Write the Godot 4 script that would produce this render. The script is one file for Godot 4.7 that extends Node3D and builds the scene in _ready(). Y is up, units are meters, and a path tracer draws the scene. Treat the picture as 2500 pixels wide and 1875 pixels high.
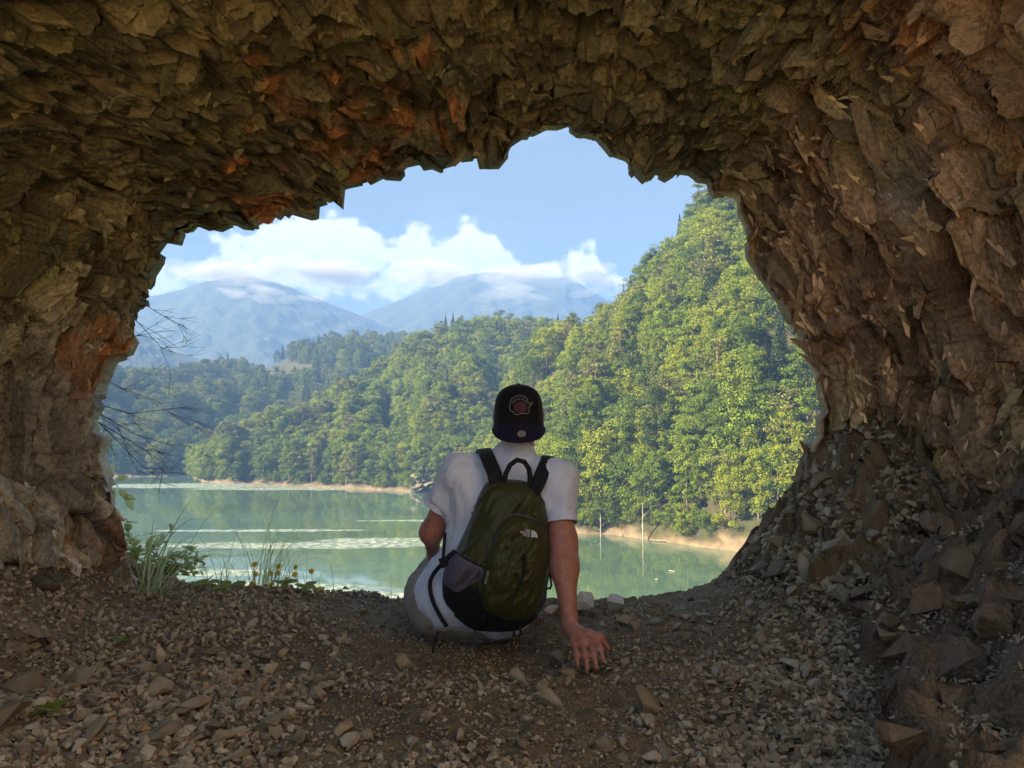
extends Node3D
# A man with a backpack sits in the mouth of a cave above a mountain lake.
# Metres, y up, the camera looks along -z. W() turns a place read off the photograph plus a distance into a point of the world.

const F := 2000.0            # focal length in pixels of the 2500 x 1875 photograph
const WATER := -21.0         # level of the lake below the cave floor
const EXPO := 6.8

var cam_pos := Vector3(0.0, 0.75, 0.0)
var cam_basis := Basis(Vector3.RIGHT, deg_to_rad(2.93))
var rng := RandomNumberGenerator.new()
var taken := {}
var M := {}
var table := PackedFloat32Array()      # random numbers for cellular patterns
var n1 := FastNoiseLite.new()
var n2 := FastNoiseLite.new()
var n3 := FastNoiseLite.new()

func _ready():
	rng.seed = 7
	setup_noise()
	setup_camera_and_light()
	make_materials()
	build_cave()
	build_floor()
	build_light_walls()
	build_lake_and_hills()
	build_clouds()
	build_forest()
	build_shore_things()
	build_person()
	build_backpack()
	build_stones()
	build_plants()

func setup_noise():
	for i in 8192:
		table.append(rng.randf())
	n1.seed = 11; n1.frequency = 1.0; n1.fractal_octaves = 4; n1.noise_type = FastNoiseLite.TYPE_SIMPLEX_SMOOTH
	n2.seed = 23; n2.frequency = 1.0; n2.fractal_octaves = 5; n2.noise_type = FastNoiseLite.TYPE_SIMPLEX_SMOOTH
	n3.seed = 37; n3.frequency = 1.0; n3.fractal_octaves = 2; n3.noise_type = FastNoiseLite.TYPE_SIMPLEX_SMOOTH

func setup_camera_and_light():
	var cam := Camera3D.new()
	cam.name = "camera"
	cam.fov = rad_to_deg(2.0 * atan(937.5 / F))
	cam.near = 0.05
	cam.far = 9000.0
	cam.transform = Transform3D(cam_basis, cam_pos)
	add_child(cam)
	cam.current = true
	var sun := DirectionalLight3D.new()
	sun.name = "sun"
	sun.light_energy = 1.6
	sun.light_color = Color(1.0, 0.90, 0.73)
	sun.light_angular_distance = 0.55
	sun.shadow_enabled = true
	sun.look_at_from_position(Vector3.ZERO, Vector3(0.83, -0.52, -0.22), Vector3.UP)
	add_child(sun)
	var e := Environment.new()
	e.background_mode = Environment.BG_SKY
	var s := Sky.new()
	var pm := PanoramaSkyMaterial.new()
	pm.panorama = ImageTexture.create_from_image(sky_image())
	s.sky_material = pm
	e.sky = s
	e.tonemap_mode = Environment.TONE_MAPPER_LINEAR
	e.tonemap_exposure = EXPO
	e.sdfgi_enabled = true
	e.ssao_enabled = true
	e.ssil_enabled = true
	e.fog_enabled = true
	e.volumetric_fog_enabled = true             # for the banks of cloud on the mountains alone
	e.volumetric_fog_density = 0.0
	e.fog_density = 0.00058
	e.fog_light_color = Color(0.50, 0.69, 1.0)
	var we := WorldEnvironment.new()
	we.name = "world_environment"
	we.environment = e
	add_child(we)

# ---------------------------------------------------------------- the sky: air and clouds
func sky_color(dir: Vector3) -> Color:
	var el := asin(clampf(dir.y, -1.0, 1.0))
	var t := clampf(el / 1.2, 0.0, 1.0)
	var a := Vector3(0.054, 0.070, 0.086)
	var b := Vector3(0.043, 0.058, 0.079)
	var c := a.lerp(b, pow(t, 0.55))
	# a bank of fair-weather cumulus low above the horizon, all round
	var az := atan2(dir.x, -dir.z)
	var X := (tan(az) if absf(az) < 0.7 else signf(az) * (0.8423 + (absf(az) - 0.7) * 1.2)) * F + 1250.0
	var Y := 1040.0 - tan(clampf(el, 0.0, 1.3)) * F / cos(minf(absf(az), 0.7))
	var top := 640.0 + 120.0 * n3.get_noise_2d(az * 2.2 + 40.0, 3.0)
	var low := 760.0
	if absf(az) < 0.75:
		var w := smoothstep(0.75, 0.5, absf(az))
		var tt := cloud_top(X)
		top = lerpf(top, tt, w)
		low = lerpf(low, 730.0 - 0.02 * (X - 800.0), w)
	var f1 := n2.get_noise_2d(X * 0.0068, Y * 0.0085)
	var f2 := n1.get_noise_2d(X * 0.022 + 50.0, Y * 0.026)
	var d := minf((Y - top) / 46.0, (low - Y) / 90.0)
	d = clampf(d, -2.0, 1.6) + f1 * 1.15 + f2 * 0.42
	var k := smoothstep(-0.06, 0.55, d)
	# thin veils higher up
	var veil := clampf(n2.get_noise_2d(X * 0.0012 + 9.0, Y * 0.0030) * 1.6 - 0.25, 0.0, 0.45) * 0.5
	var shade := 0.80 + 0.12 * f2 + 0.14 * clampf((low - Y) / 200.0, 0.0, 1.0)
	var cc := Vector3(0.255, 0.25, 0.25) * shade
	c = c.lerp(Vector3(0.105, 0.113, 0.12), veil)
	c = c.lerp(cc, k * 0.96)
	return Color(c.x, c.y, c.z)

func cloud_top(x: float) -> float:
	var xs := [-400.0, 100.0, 400.0, 480.0, 560.0, 640.0, 720.0, 800.0, 860.0, 940.0, 990.0, 1030.0, 1080.0, 1140.0, 1200.0, 1250.0, 1275.0, 1310.0, 1380.0, 1420.0, 1450.0, 1480.0, 1550.0, 1700.0, 2600.0]
	var ys := [640.0, 640.0, 655.0, 610.0, 560.0, 525.0, 505.0, 510.0, 540.0, 560.0, 540.0, 560.0, 560.0, 530.0, 545.0, 590.0, 650.0, 640.0, 640.0, 610.0, 590.0, 640.0, 670.0, 650.0, 640.0]
	for i in xs.size() - 1:
		if x <= xs[i + 1]:
			return lerpf(ys[i], ys[i + 1], clampf((x - xs[i]) / (xs[i + 1] - xs[i]), 0.0, 1.0))
	return 640.0

func sky_image() -> Image:
	var w := 4096
	var h := 2048
	# the left edge of a panorama faces -z
	var small := Image.create(1024, 512, false, Image.FORMAT_RGBF)
	for y in 512:
		var el := (0.5 - (y + 0.5) / 512.0) * PI
		for x in 1024:
			if y > 262:
				small.set_pixel(x, y, Color(0.12, 0.14, 0.14))
				continue
			var az := wrapf((x + 0.5) / 1024.0 * TAU, -PI, PI)
			small.set_pixel(x, y, sky_color(Vector3(sin(az) * cos(el), sin(el), -cos(az) * cos(el))))
	small.resize(w, h, Image.INTERPOLATE_BILINEAR)
	for y in range(680, 1030):
		var el := (0.5 - (y + 0.5) / h) * PI
		for x in range(-390, 390):
			var az := (x + 0.5) / w * TAU
			small.set_pixel(posmod(x, w), y, sky_color(Vector3(sin(az) * cos(el), sin(el), -cos(az) * cos(el))))
	return small

# ---------------------------------------------------------------- helpers
func W(px: float, py: float, d: float) -> Vector3:
	var v := cam_basis * Vector3((px - 1250.0) / F, (937.5 - py) / F, -1.0)
	return cam_pos + v * (d / -v.z)

func lin(r: float, g: float, b: float) -> Color:      # a base colour given as real-world (linear) values
	return Color(r, g, b).linear_to_srgb()

func numbered(called: String) -> String:
	if not taken.has(called):
		taken[called] = 0
		return called
	taken[called] += 1
	return "%s_%03d" % [called, taken[called]]

func tag(o: Node, label := "", category := "", group := "", kind := ""):
	if label: o.set_meta("label", label)
	if category: o.set_meta("category", category)
	if group: o.set_meta("group", group)
	if kind: o.set_meta("kind", kind)
	return o

func obj(called: String, m: Mesh, mat: Material, parent: Node = null) -> MeshInstance3D:
	var o := MeshInstance3D.new()
	o.mesh = m
	if mat: o.material_override = mat
	if parent == null:
		o.name = numbered(called)
		add_child(o)
	else:
		o.name = called
		parent.add_child(o, true)
	return o

func thing(called: String, label: String, category: String, at := Vector3.ZERO, group := "") -> Node3D:
	var o := Node3D.new()
	o.name = numbered(called)
	add_child(o)
	o.position = at
	tag(o, label, category, group)
	return o

func array_mesh(v: PackedVector3Array, idx: PackedInt32Array, nrm := PackedVector3Array(), col := PackedColorArray(), uv := PackedVector2Array()) -> ArrayMesh:
	var a := []
	a.resize(Mesh.ARRAY_MAX)
	a[Mesh.ARRAY_VERTEX] = v
	if idx.size(): a[Mesh.ARRAY_INDEX] = idx
	if nrm.size(): a[Mesh.ARRAY_NORMAL] = nrm
	if col.size(): a[Mesh.ARRAY_COLOR] = col
	if uv.size(): a[Mesh.ARRAY_TEX_UV] = uv
	var m := ArrayMesh.new()
	m.add_surface_from_arrays(Mesh.PRIMITIVE_TRIANGLES, a)
	return m

# a grid of nu x nv points (index i * nv + j); flip turns its faces round
func grid_mesh(nu: int, nv: int, p: PackedVector3Array, col := PackedColorArray(), flip := false, i0 := 0, i1 := -1) -> ArrayMesh:
	if i1 < 0: i1 = nu - 1
	var rows := i1 - i0 + 1
	var v := PackedVector3Array()
	var nn := PackedVector3Array()
	var cc := PackedColorArray()
	var ix := PackedInt32Array()
	v.resize(rows * nv)
	nn.resize(rows * nv)
	var colored := col.size() > 0
	if colored: cc.resize(rows * nv)
	for i in rows:
		var gi := i + i0
		var ia: int = maxi(gi - 1, 0)
		var ib: int = mini(gi + 1, nu - 1)
		for j in nv:
			var ja: int = maxi(j - 1, 0)
			var jb: int = mini(j + 1, nv - 1)
			var du: Vector3 = p[ib * nv + j] - p[ia * nv + j]
			var dv: Vector3 = p[gi * nv + jb] - p[gi * nv + ja]
			var nr := du.cross(dv).normalized()
			var k := i * nv + j
			v[k] = p[gi * nv + j]
			nn[k] = -nr if flip else nr
			if colored: cc[k] = col[gi * nv + j]
	ix.resize((rows - 1) * (nv - 1) * 6)
	var w := 0
	for i in rows - 1:
		for j in nv - 1:
			var a := i * nv + j
			var b := a + nv
			if flip:
				ix[w] = a; ix[w + 1] = b; ix[w + 2] = a + 1
				ix[w + 3] = b; ix[w + 4] = b + 1; ix[w + 5] = a + 1
			else:
				ix[w] = a; ix[w + 1] = a + 1; ix[w + 2] = b
				ix[w + 3] = b; ix[w + 4] = a + 1; ix[w + 5] = b + 1
			w += 6
	return array_mesh(v, ix, nn, cc)

# cells with a height and a tilt of their own, as broken rock has; returns (height, random number of the cell, 1 in the cracks between cells)
func shards(x: float, y: float, size: float, tilt: float, salt: int) -> Vector3:
	x /= size
	y /= size
	var ix := floori(x)
	var iy := floori(y)
	var best := 99.0
	var second := 99.0
	var bk := 0
	var bx := 0.0
	var by := 0.0
	for a in range(ix - 1, ix + 2):
		for b in range(iy - 1, iy + 2):
			var k := (((a * 73856093) ^ (b * 19349663) ^ (salt * 83492791)) & 2047) * 4
			var dx := x - a - table[k]
			var dy := y - b - table[k + 1]
			var d := dx * dx + dy * dy
			if d < best:
				second = best
				best = d
				bk = k
				bx = dx
				by = dy
			elif d < second:
				second = d
	var u := table[bk + 2]
	var w := table[bk + 3]
	var ang := w * TAU
	var gap := clampf(1.0 - (sqrt(second) - sqrt(best)) / 0.16, 0.0, 1.0)
	return Vector3(((u - 0.5) * 1.1 + (bx * cos(ang) + by * sin(ang)) * tilt) * size, fposmod(u * 7.31 + w * 3.7, 1.0), gap)

func tube(path: PackedVector3Array, radii: PackedFloat32Array, sides := 6) -> ArrayMesh:
	var v := PackedVector3Array()
	var nn := PackedVector3Array()
	var ix := PackedInt32Array()
	add_tube(v, nn, ix, path, radii, sides)
	return array_mesh(v, ix, nn)

func add_tube(v: PackedVector3Array, nn: PackedVector3Array, ix: PackedInt32Array, path: PackedVector3Array, radii: PackedFloat32Array, sides := 6):
	var base := v.size()
	var n := path.size()
	var t0: Vector3 = (path[1] - path[0]).normalized()
	var up := Vector3.UP if absf(t0.y) < 0.9 else Vector3.RIGHT
	var side := t0.cross(up).normalized()
	for i in n:
		var t: Vector3 = (path[mini(i + 1, n - 1)] - path[maxi(i - 1, 0)]).normalized()
		side = (side - t * side.dot(t)).normalized()
		var bi := t.cross(side)
		for k in sides:
			var a := TAU * k / sides
			var d := side * cos(a) + bi * sin(a)
			v.append(path[i] + d * radii[i])
			nn.append(d)
	for i in n - 1:
		for k in sides:
			var a := base + i * sides + k
			var b := base + i * sides + (k + 1) % sides
			ix.append_array([a, a + sides, b, b, a + sides, b + sides])
	for e in 2:
		var c := v.size()
		var r := 0 if e == 0 else n - 1
		v.append(path[r])
		nn.append(-t0 if e == 0 else (path[n - 1] - path[n - 2]).normalized())
		for k in sides:
			var a := base + r * sides + k
			var b := base + r * sides + (k + 1) % sides
			if e == 0: ix.append_array([a, b, c])
			else: ix.append_array([a, c, b])

# a flat band along a path: across[] gives half the width and its direction at each point, thick its thickness
func band(path: Array, across: Array, thick: float, lift: Vector3) -> ArrayMesh:
	var p := PackedVector3Array()
	var n := path.size()
	var l := lift.normalized() * thick
	for i in n:
		var a: Vector3 = path[i] - across[i]
		var b: Vector3 = path[i] + across[i]
		p.append_array([a, a + l, b + l, b, a])
	return flat(grid_mesh(n, 5, p))

func flat(m: ArrayMesh) -> ArrayMesh:                 # the same mesh with hard edges
	var st := SurfaceTool.new()
	st.create_from(m, 0)
	st.deindex()
	var a := st.commit_to_arrays()
	a[Mesh.ARRAY_NORMAL] = null
	var v: PackedVector3Array = a[Mesh.ARRAY_VERTEX]
	var nn := PackedVector3Array()
	nn.resize(v.size())
	for i in range(0, v.size(), 3):
		var nr := (v[i + 2] - v[i]).cross(v[i + 1] - v[i]).normalized()
		nn[i] = nr; nn[i + 1] = nr; nn[i + 2] = nr
	a[Mesh.ARRAY_NORMAL] = nn
	var o := ArrayMesh.new()
	o.add_surface_from_arrays(Mesh.PRIMITIVE_TRIANGLES, a)
	return o

# a convex stone: the hull of a few random points, faces flat
func stone_mesh(seed_: int, squash: Vector3, points := 11) -> ArrayMesh:
	var r := RandomNumberGenerator.new()
	r.seed = seed_
	var pts: Array[Vector3] = []
	while pts.size() < points:
		var q := Vector3(r.randf_range(-1, 1), r.randf_range(-1, 1), r.randf_range(-1, 1))
		if q.length() > 1.15 or q.length() < 0.45: continue
		q = q.normalized() * r.randf_range(0.78, 1.0)
		pts.append(Vector3(q.x * squash.x, q.y * squash.y, q.z * squash.z) * 0.5)
	var v := PackedVector3Array()
	var nn := PackedVector3Array()
	for i in points:
		for j in range(i + 1, points):
			for k in range(j + 1, points):
				var nr := (pts[j] - pts[i]).cross(pts[k] - pts[i])
				if nr.length() < 1e-7: continue
				nr = nr.normalized()
				var hi := 0
				var lo := 0
				for q in points:
					if q == i or q == j or q == k: continue
					if nr.dot(pts[q] - pts[i]) > 0.0: hi += 1
					else: lo += 1
				if hi == 0:
					v.append_array([pts[i], pts[k], pts[j]])
				elif lo == 0:
					nr = -nr
					v.append_array([pts[i], pts[j], pts[k]])
				else:
					continue
				nn.append_array([nr, nr, nr])
	return array_mesh(v, PackedInt32Array(), nn)

func noise_texture(freq: float, octaves: int, seed_: int, ramp: Array, size := 512, normal := 0.0, warp := false) -> NoiseTexture2D:
	var f := FastNoiseLite.new()
	f.seed = seed_
	f.frequency = freq
	f.fractal_octaves = octaves
	f.noise_type = FastNoiseLite.TYPE_SIMPLEX_SMOOTH
	if warp:
		f.domain_warp_enabled = true
		f.domain_warp_amplitude = 30.0
		f.domain_warp_frequency = 0.01
	var t := NoiseTexture2D.new()
	t.width = size
	t.height = size
	t.seamless = true
	t.noise = f
	if normal > 0.0:
		t.as_normal_map = true
		t.bump_strength = normal
	elif ramp.size():
		var g := Gradient.new()
		g.offsets = PackedFloat32Array(range(ramp.size()).map(func(i): return float(i) / (ramp.size() - 1)))
		g.colors = PackedColorArray(ramp)
		t.color_ramp = g
	return t

func mat(color: Color, rough := 0.9, vertex := false) -> StandardMaterial3D:
	var m := StandardMaterial3D.new()
	m.albedo_color = color
	m.roughness = rough
	m.vertex_color_use_as_albedo = vertex
	return m

func make_materials():
	var rock := mat(Color.WHITE, 0.78, true)
	rock.metallic_specular = 0.45
	rock.albedo_texture = noise_texture(0.02, 6, 3, [Color(0.50, 0.48, 0.44), Color(0.80, 0.79, 0.77), Color(0.97, 0.97, 0.95)], 1024)
	rock.uv1_triplanar = true
	rock.uv1_world_triplanar = true
	rock.uv1_scale = Vector3.ONE * 1.3
	rock.heightmap_enabled = true
	rock.heightmap_texture = noise_texture(0.03, 6, 5, [Color.BLACK, Color.WHITE], 1024)
	rock.heightmap_scale = 1.2
	M.rock = rock
	var grit := rock.duplicate()
	grit.albedo_texture = noise_texture(0.05, 5, 9, [Color(0.48, 0.45, 0.40), Color(0.80, 0.78, 0.74), Color(1, 1, 0.98)], 1024)
	grit.uv1_scale = Vector3.ONE * 2.3
	grit.heightmap_scale = 0.8
	M.grit = grit
	# loose stones: a few tones of the same limestone
	M.stones = []
	for c in [lin(0.34, 0.27, 0.175), lin(0.24, 0.185, 0.12), lin(0.42, 0.35, 0.25), lin(0.29, 0.215, 0.125), lin(0.18, 0.135, 0.09), lin(0.38, 0.33, 0.26)]:
		var m := mat(c, 0.85)
		m.albedo_texture = noise_texture(0.012, 3, 15 + M.stones.size() % 2, [Color(0.62, 0.6, 0.56), Color(0.9, 0.89, 0.87), Color(1, 1, 1)], 256)
		m.uv1_triplanar = true
		m.uv1_scale = Vector3.ONE * 0.7
		M.stones.append(m)
	M.white_stone = mat(lin(0.60, 0.56, 0.50), 0.85)
	M.gravel = mat(Color.WHITE, 0.88, true)
	var soil := mat(Color.WHITE, 0.95, true)
	soil.albedo_texture = noise_texture(0.02, 5, 21, [Color(0.6, 0.58, 0.52), Color(0.95, 0.94, 0.9)], 512)
	soil.uv1_triplanar = true
	soil.uv1_world_triplanar = true
	soil.uv1_scale = Vector3.ONE * 0.06
	M.soil = soil
	M.bark = mat(lin(0.16, 0.12, 0.09), 0.95)
	M.pine_bark = mat(lin(0.24, 0.16, 0.11), 0.95)
	M.dead_wood = mat(lin(0.38, 0.33, 0.27), 0.9)
	M.twig = mat(lin(0.07, 0.06, 0.055), 0.9)
	M.skin = mat(lin(0.46, 0.205, 0.145), 0.5)
	M.skin.albedo_texture = noise_texture(0.02, 4, 33, [Color(0.8, 0.72, 0.70), Color(0.95, 0.92, 0.9), Color(1, 1, 1)], 256)
	M.skin.uv1_triplanar = true
	M.skin.uv1_scale = Vector3.ONE * 5.0
	M.skin.subsurf_scatter_enabled = true
	M.skin.subsurf_scatter_strength = 0.15
	M.shirt = cloth(lin(0.70, 0.74, 0.88), 0.95, 14.0, 0.0)
	M.shorts = cloth(lin(0.30, 0.29, 0.25), 0.95, 10.0, 0.0)
	M.olive = cloth(lin(0.047, 0.046, 0.009), 0.48, 9.0, 0.5)
	M.black_cloth = cloth(lin(0.012, 0.012, 0.014), 0.8, 12.0, 0.0)
	M.mesh_cloth = cloth(lin(0.13, 0.11, 0.15), 0.8, 40.0, 0.0)
	M.strap = cloth(lin(0.014, 0.014, 0.018), 0.75, 16.0, 0.0)
	M.zip = mat(lin(0.05, 0.048, 0.045), 0.5)
	M.white_print = mat(lin(0.62, 0.61, 0.60), 0.7)
	M.cap_black = cloth(lin(0.009, 0.009, 0.010), 0.9, 18.0, 0.0)
	M.cap_side = cloth(lin(0.022, 0.024, 0.022), 0.9, 18.0, 0.0)
	M.cap_brim = cloth(lin(0.012, 0.009, 0.032), 0.85, 18.0, 0.0)
	M.maroon = mat(lin(0.06, 0.012, 0.02), 0.8)
	M.thread = mat(lin(0.34, 0.33, 0.32), 0.8)
	M.sticker = mat(lin(0.22, 0.19, 0.18), 0.5)

func cloth(c: Color, rough: float, scale: float, shine: float) -> StandardMaterial3D:
	var m := mat(c, rough)
	m.albedo_texture = noise_texture(0.2, 3, 41, [Color(0.78, 0.78, 0.78), Color(0.95, 0.95, 0.95), Color(1, 1, 1)], 256)
	m.uv1_triplanar = true
	m.uv1_scale = Vector3.ONE * scale
	m.rim_enabled = true
	m.rim = 0.25
	m.metallic_specular = 0.3 + 0.2 * shine
	return m

# ---------------------------------------------------------------- the cave
# the rim of the mouth, clockwise from its lower left corner: place in a 2212-pixel-wide view of the photograph, and distance
var RIM := [[262, 1400, 3.9], [282, 1262, 3.95], [262, 1190, 3.98], [243, 1110, 4.0], [238, 1062, 4.0], [214, 1020, 4.0], [203, 985, 4.0], [221, 948, 4.02], [194, 936, 4.02], [190, 905, 4.02], [206, 880, 4.02], [196, 860, 4.02], [205, 822, 4.05],
	[226, 778, 4.05], [272, 764, 4.05], [284, 738, 4.05], [281, 672, 4.08], [300, 655, 4.08], [296, 632, 4.08], [314, 608, 4.1], [316, 588, 4.1], [333, 560, 4.1], [336, 542, 4.1], [352, 520, 4.1], [386, 526, 4.12], [394, 500, 4.12], [412, 497, 4.12], [422, 486, 4.12], [470, 494, 4.15], [492, 484, 4.15],
	[548, 488, 4.15], [576, 470, 4.15], [606, 474, 4.15], [622, 456, 4.18], [664, 468, 4.18], [682, 466, 4.18], [684, 440, 4.18], [716, 430, 4.2], [738, 448, 4.2], [742, 404, 4.2], [790, 394, 4.2], [822, 378, 4.2], [862, 382, 4.2], [880, 362, 4.22], [930, 352, 4.22], [948, 360, 4.22], [1000, 344, 4.22], [1030, 340, 4.22], [1034, 354, 4.22],
	[1078, 354, 4.25], [1098, 330, 4.25], [1104, 316, 4.25], [1128, 300, 4.25], [1152, 300, 4.25], [1180, 286, 4.25], [1204, 286, 4.25], [1226, 278, 4.25], [1246, 296, 4.25], [1288, 300, 4.22], [1318, 334, 4.22], [1352, 346, 4.2], [1372, 370, 4.2], [1392, 390, 4.18], [1412, 374, 4.18], [1440, 388, 4.15], [1462, 374, 4.15], [1488, 378, 4.12], [1508, 394, 4.1],
	[1526, 396, 4.1], [1540, 426, 4.05], [1574, 424, 4.05], [1590, 432, 4.05], [1592, 462, 4.02], [1604, 486, 4.02], [1618, 520, 4.0], [1622, 552, 4.0], [1640, 578, 4.0], [1660, 612, 3.98], [1690, 652, 3.95], [1706, 690, 3.95], [1728, 712, 3.95], [1738, 770, 3.92], [1756, 806, 3.92], [1764, 850, 3.9], [1774, 890, 3.9], [1760, 906, 3.9], [1762, 940, 3.9], [1748, 965, 3.9],
	[1752, 1010, 3.9], [1738, 1050, 3.9], [1740, 1150, 3.9], [1745, 1420, 3.9]]
var cave_p := PackedVector3Array()
var cave_n := PackedVector3Array()
var cave_c := PackedColorArray()
var cave_nu := 0
var cave_nv := 0
var cave_cut := [0, 0]        # loop indices where the left wall ends and the right wall begins

func rim_points() -> Array:
	var raw := []
	for r in RIM:
		raw.append(W(r[0] * 1.1302, r[1] * 1.1302, r[2]))
	var loop := []
	var step := 0.0075
	for i in raw.size() - 1:
		var a: Vector3 = raw[i]
		var b: Vector3 = raw[i + 1]
		if i == 24: cave_cut[0] = loop.size()
		if i == 69: cave_cut[1] = loop.size()
		var n := maxi(1, roundi(a.distance_to(b) / step))
		for k in n:
			loop.append(a.lerp(b, float(k) / n))
	loop.append(raw[-1])
	return loop

func near(p: Vector3, c: Vector3, r: float) -> float:
	return clampf(1.0 - p.distance_to(c) / r, 0.0, 1.0)

func build_cave():
	var loop := rim_points()
	var nu := loop.size()
	# smooth directions away from the middle of the mouth
	var outs := []
	for i in nu:
		var p: Vector3 = loop[i]
		var cy := 0.85 if p.y > 0.85 else lerpf(p.y, 0.85, 0.35)
		outs.append(Vector3(p.x - 0.05, p.y - cy, 0.0).normalized())
	var sm := []
	for i in nu:
		var a := Vector3.ZERO
		for k in range(-30, 31, 6):
			a += outs[clampi(i + k, 0, nu - 1)]
		sm.append(a.normalized())
	# the rim's teeth belong to the rim alone: further in, the rock follows a smoothed line
	var soft := []
	for i in nu:
		var a := Vector3.ZERO
		var wsum := 0.0
		for k in range(-70, 71, 5):
			var w := 1.0 - absf(k) / 76.0
			a += loop[clampi(i + k, 0, nu - 1)] * w
			wsum += w
		soft.append(a / wsum)
	var run := [0.0]
	for i in range(1, nu): run.append(run[i - 1] + soft[i].distance_to(soft[i - 1]))
	# rows: the cliff outside, the rim, the flaring chamber, the back face where the roof is cut short
	var rows := []                                    # [distance outwards, z offset, s]
	for o in [26.0, 14.0, 7.0, 3.5, 1.8, 0.9, 0.5, 0.3, 0.2, 0.13, 0.08, 0.04, 0.015]:
		rows.append([o, -0.10 - 0.03 * o, -o])
	var rho := 0.0
	var z := 0.0
	var s := 0.0
	var ds := 0.0075
	while z < 2.1:
		rows.append([rho, z, s])
		if s > 1.5: ds = minf(ds * 1.06, 0.12)
		var sl := 0.90 * exp(-s / 0.95)
		if s < 0.03: sl = 0.3
		rho += sl * ds
		z += sqrt(1.0 - sl * sl) * ds
		s += ds
	for o in [0.05, 0.2, 0.6, 1.5, 4.0, 9.0]:             # roof cut short out of view to let light in from behind
		rows.append([rho + o, z + 0.05, 20.0 + o])
	var nv := rows.size()
	cave_nu = nu
	cave_nv = nv
	cave_p.resize(nu * nv)
	cave_n.resize(nu * nv)
	cave_c.resize(nu * nv)
	var slab_l := W(95, 1040, 3.72)
	var slab_r := W(2130, 470, 3.25)
	var rust := [[W(900, 360, 3.85), 0.66], [W(760, 300, 3.7), 0.45], [W(1060, 330, 3.8), 0.4], [W(640, 470, 3.85), 0.36], [W(300, 1370, 3.9), 0.32], [W(240, 880, 3.9), 0.25], [W(2150, 720, 3.2), 0.35], [W(2000, 800, 3.5), 0.35], [W(2300, 950, 3.0), 0.45], [W(1990, 1130, 3.6), 0.3], [W(2200, 100, 3.1), 0.3], [W(1480, 620, 3.9), 0.1]]
	var along := 0.0
	var cut_l: float = run[cave_cut[1]]
	for i in nu:
		var b: Vector3 = loop[i]
		var o: Vector3 = sm[i]
		var l: float = run[i]
		var bs: Vector3 = soft[i]
		var wall_l := smoothstep(cave_cut[0] + 20.0, cave_cut[0] - 60.0, float(i))
		var wall_r := smoothstep(cave_cut[1] - 60.0, cave_cut[1] + 40.0, float(i))
		var wall := maxf(wall_l, wall_r)
		var st := lerpf(1.0, lerpf(0.45, 0.34, wall_r), wall)
		if i > 0: along += (run[i] - run[i - 1]) * st    # shards on the walls are drawn out along their height
		for j in nv:
			var r: Array = rows[j]
			var flare := 1.0 - 0.25 * wall_l
			var p := b.lerp(bs, smoothstep(0.0, 0.14, float(r[2]))) + o * float(r[0]) * (flare if float(r[2]) >= 0.0 and float(r[2]) < 15.0 else 1.0) + Vector3(0, 0, float(r[1]))
			var sl := 0.90 * exp(-maxf(float(r[2]), 0.0) / 0.95) * flare
			var nrm := (-o * sqrt(1.0 - sl * sl) + Vector3(0, 0, sl)).normalized()
			var k := i * nv + j
			var sv: float = r[2]
			if sv < -0.12:
				var w := n1.get_noise_3d(p.x * 0.5, p.y * 0.5, p.z * 0.5) * minf(0.6, -sv * 0.25)
				cave_p[k] = p + Vector3(0, 0, -w - minf(0.4, -sv * 0.1))
				cave_n[k] = Vector3(0, 0, -1)
				cave_c[k] = Color(0.30, 0.26, 0.20)
				continue
			var warp := n3.get_noise_3d(p.x * 2.2, p.y * 2.2, p.z * 2.2) * 0.06
			var warp2 := n3.get_noise_3d(p.x * 2.2 + 30.0, p.y * 2.2, p.z * 2.2) * 0.06
			var u := along + warp + 0.30 * wall_r * sv
			var v := sv + warp2 - 0.20 * wall_r * (l - cut_l)
			var smooth_slab := 1.0 - maxf(0.72 * smoothstep(0.0, 0.28, near(p, slab_l, 0.40)), 0.85 * smoothstep(0.0, 0.3, near(p, slab_r, 0.30)))
			var c0 := shards(u, v, 0.36, 0.7, 1)
			var c1 := shards(u + c0.y * 3.0, v, 0.15, 0.85, 2)
			var h := c0.x * 0.26 + c1.x * 0.62
			var tone := 0.72 + 0.5 * c1.y
			if sv < 1.75:
				var c2 := shards(u * 1.15 + c1.y * 2.0, v, 0.068, 0.95, 3)
				var c3 := shards(u * 1.3, v * 0.9 + c2.y, 0.030, 1.0, 4)
				h = c0.x * (0.26 - 0.17 * wall_r) + (c1.x * (0.85 - 0.15 * wall_r) + c2.x * (0.78 + 0.25 * wall_r) - 0.040 * c1.z * c1.z - 0.014 * c2.z * c2.z) * smooth_slab + c3.x * 0.30 * lerpf(smooth_slab, 1.0, 0.4)
				tone = 0.48 + (0.45 * c1.y + 0.62 * c2.y + 0.12 * c3.y) * lerpf(0.35, 1.0, smooth_slab)
			if smooth_slab < 0.9: h -= 0.012 * (1.0 - smooth_slab) * c1.z
			h += n3.get_noise_3d(p.x * 0.9, p.y * 0.9, p.z * 0.9) * (0.10 - 0.06 * wall_r)
			if sv < 0.06: h = lerpf(c1.x * 0.35 + c0.x * 0.2, h, smoothstep(0.0, 0.06, sv))
			p += nrm * h
			if sv < 0.06: p.z += ((c1.y - 0.5) * 0.12 + (c0.y - 0.5) * 0.10) * smoothstep(0.06, 0.02, sv)
			cave_p[k] = p
			cave_n[k] = nrm
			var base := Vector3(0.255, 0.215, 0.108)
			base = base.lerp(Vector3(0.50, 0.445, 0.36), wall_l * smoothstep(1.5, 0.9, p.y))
			base = base.lerp(Vector3(0.40, 0.265, 0.155), wall_r)
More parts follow.
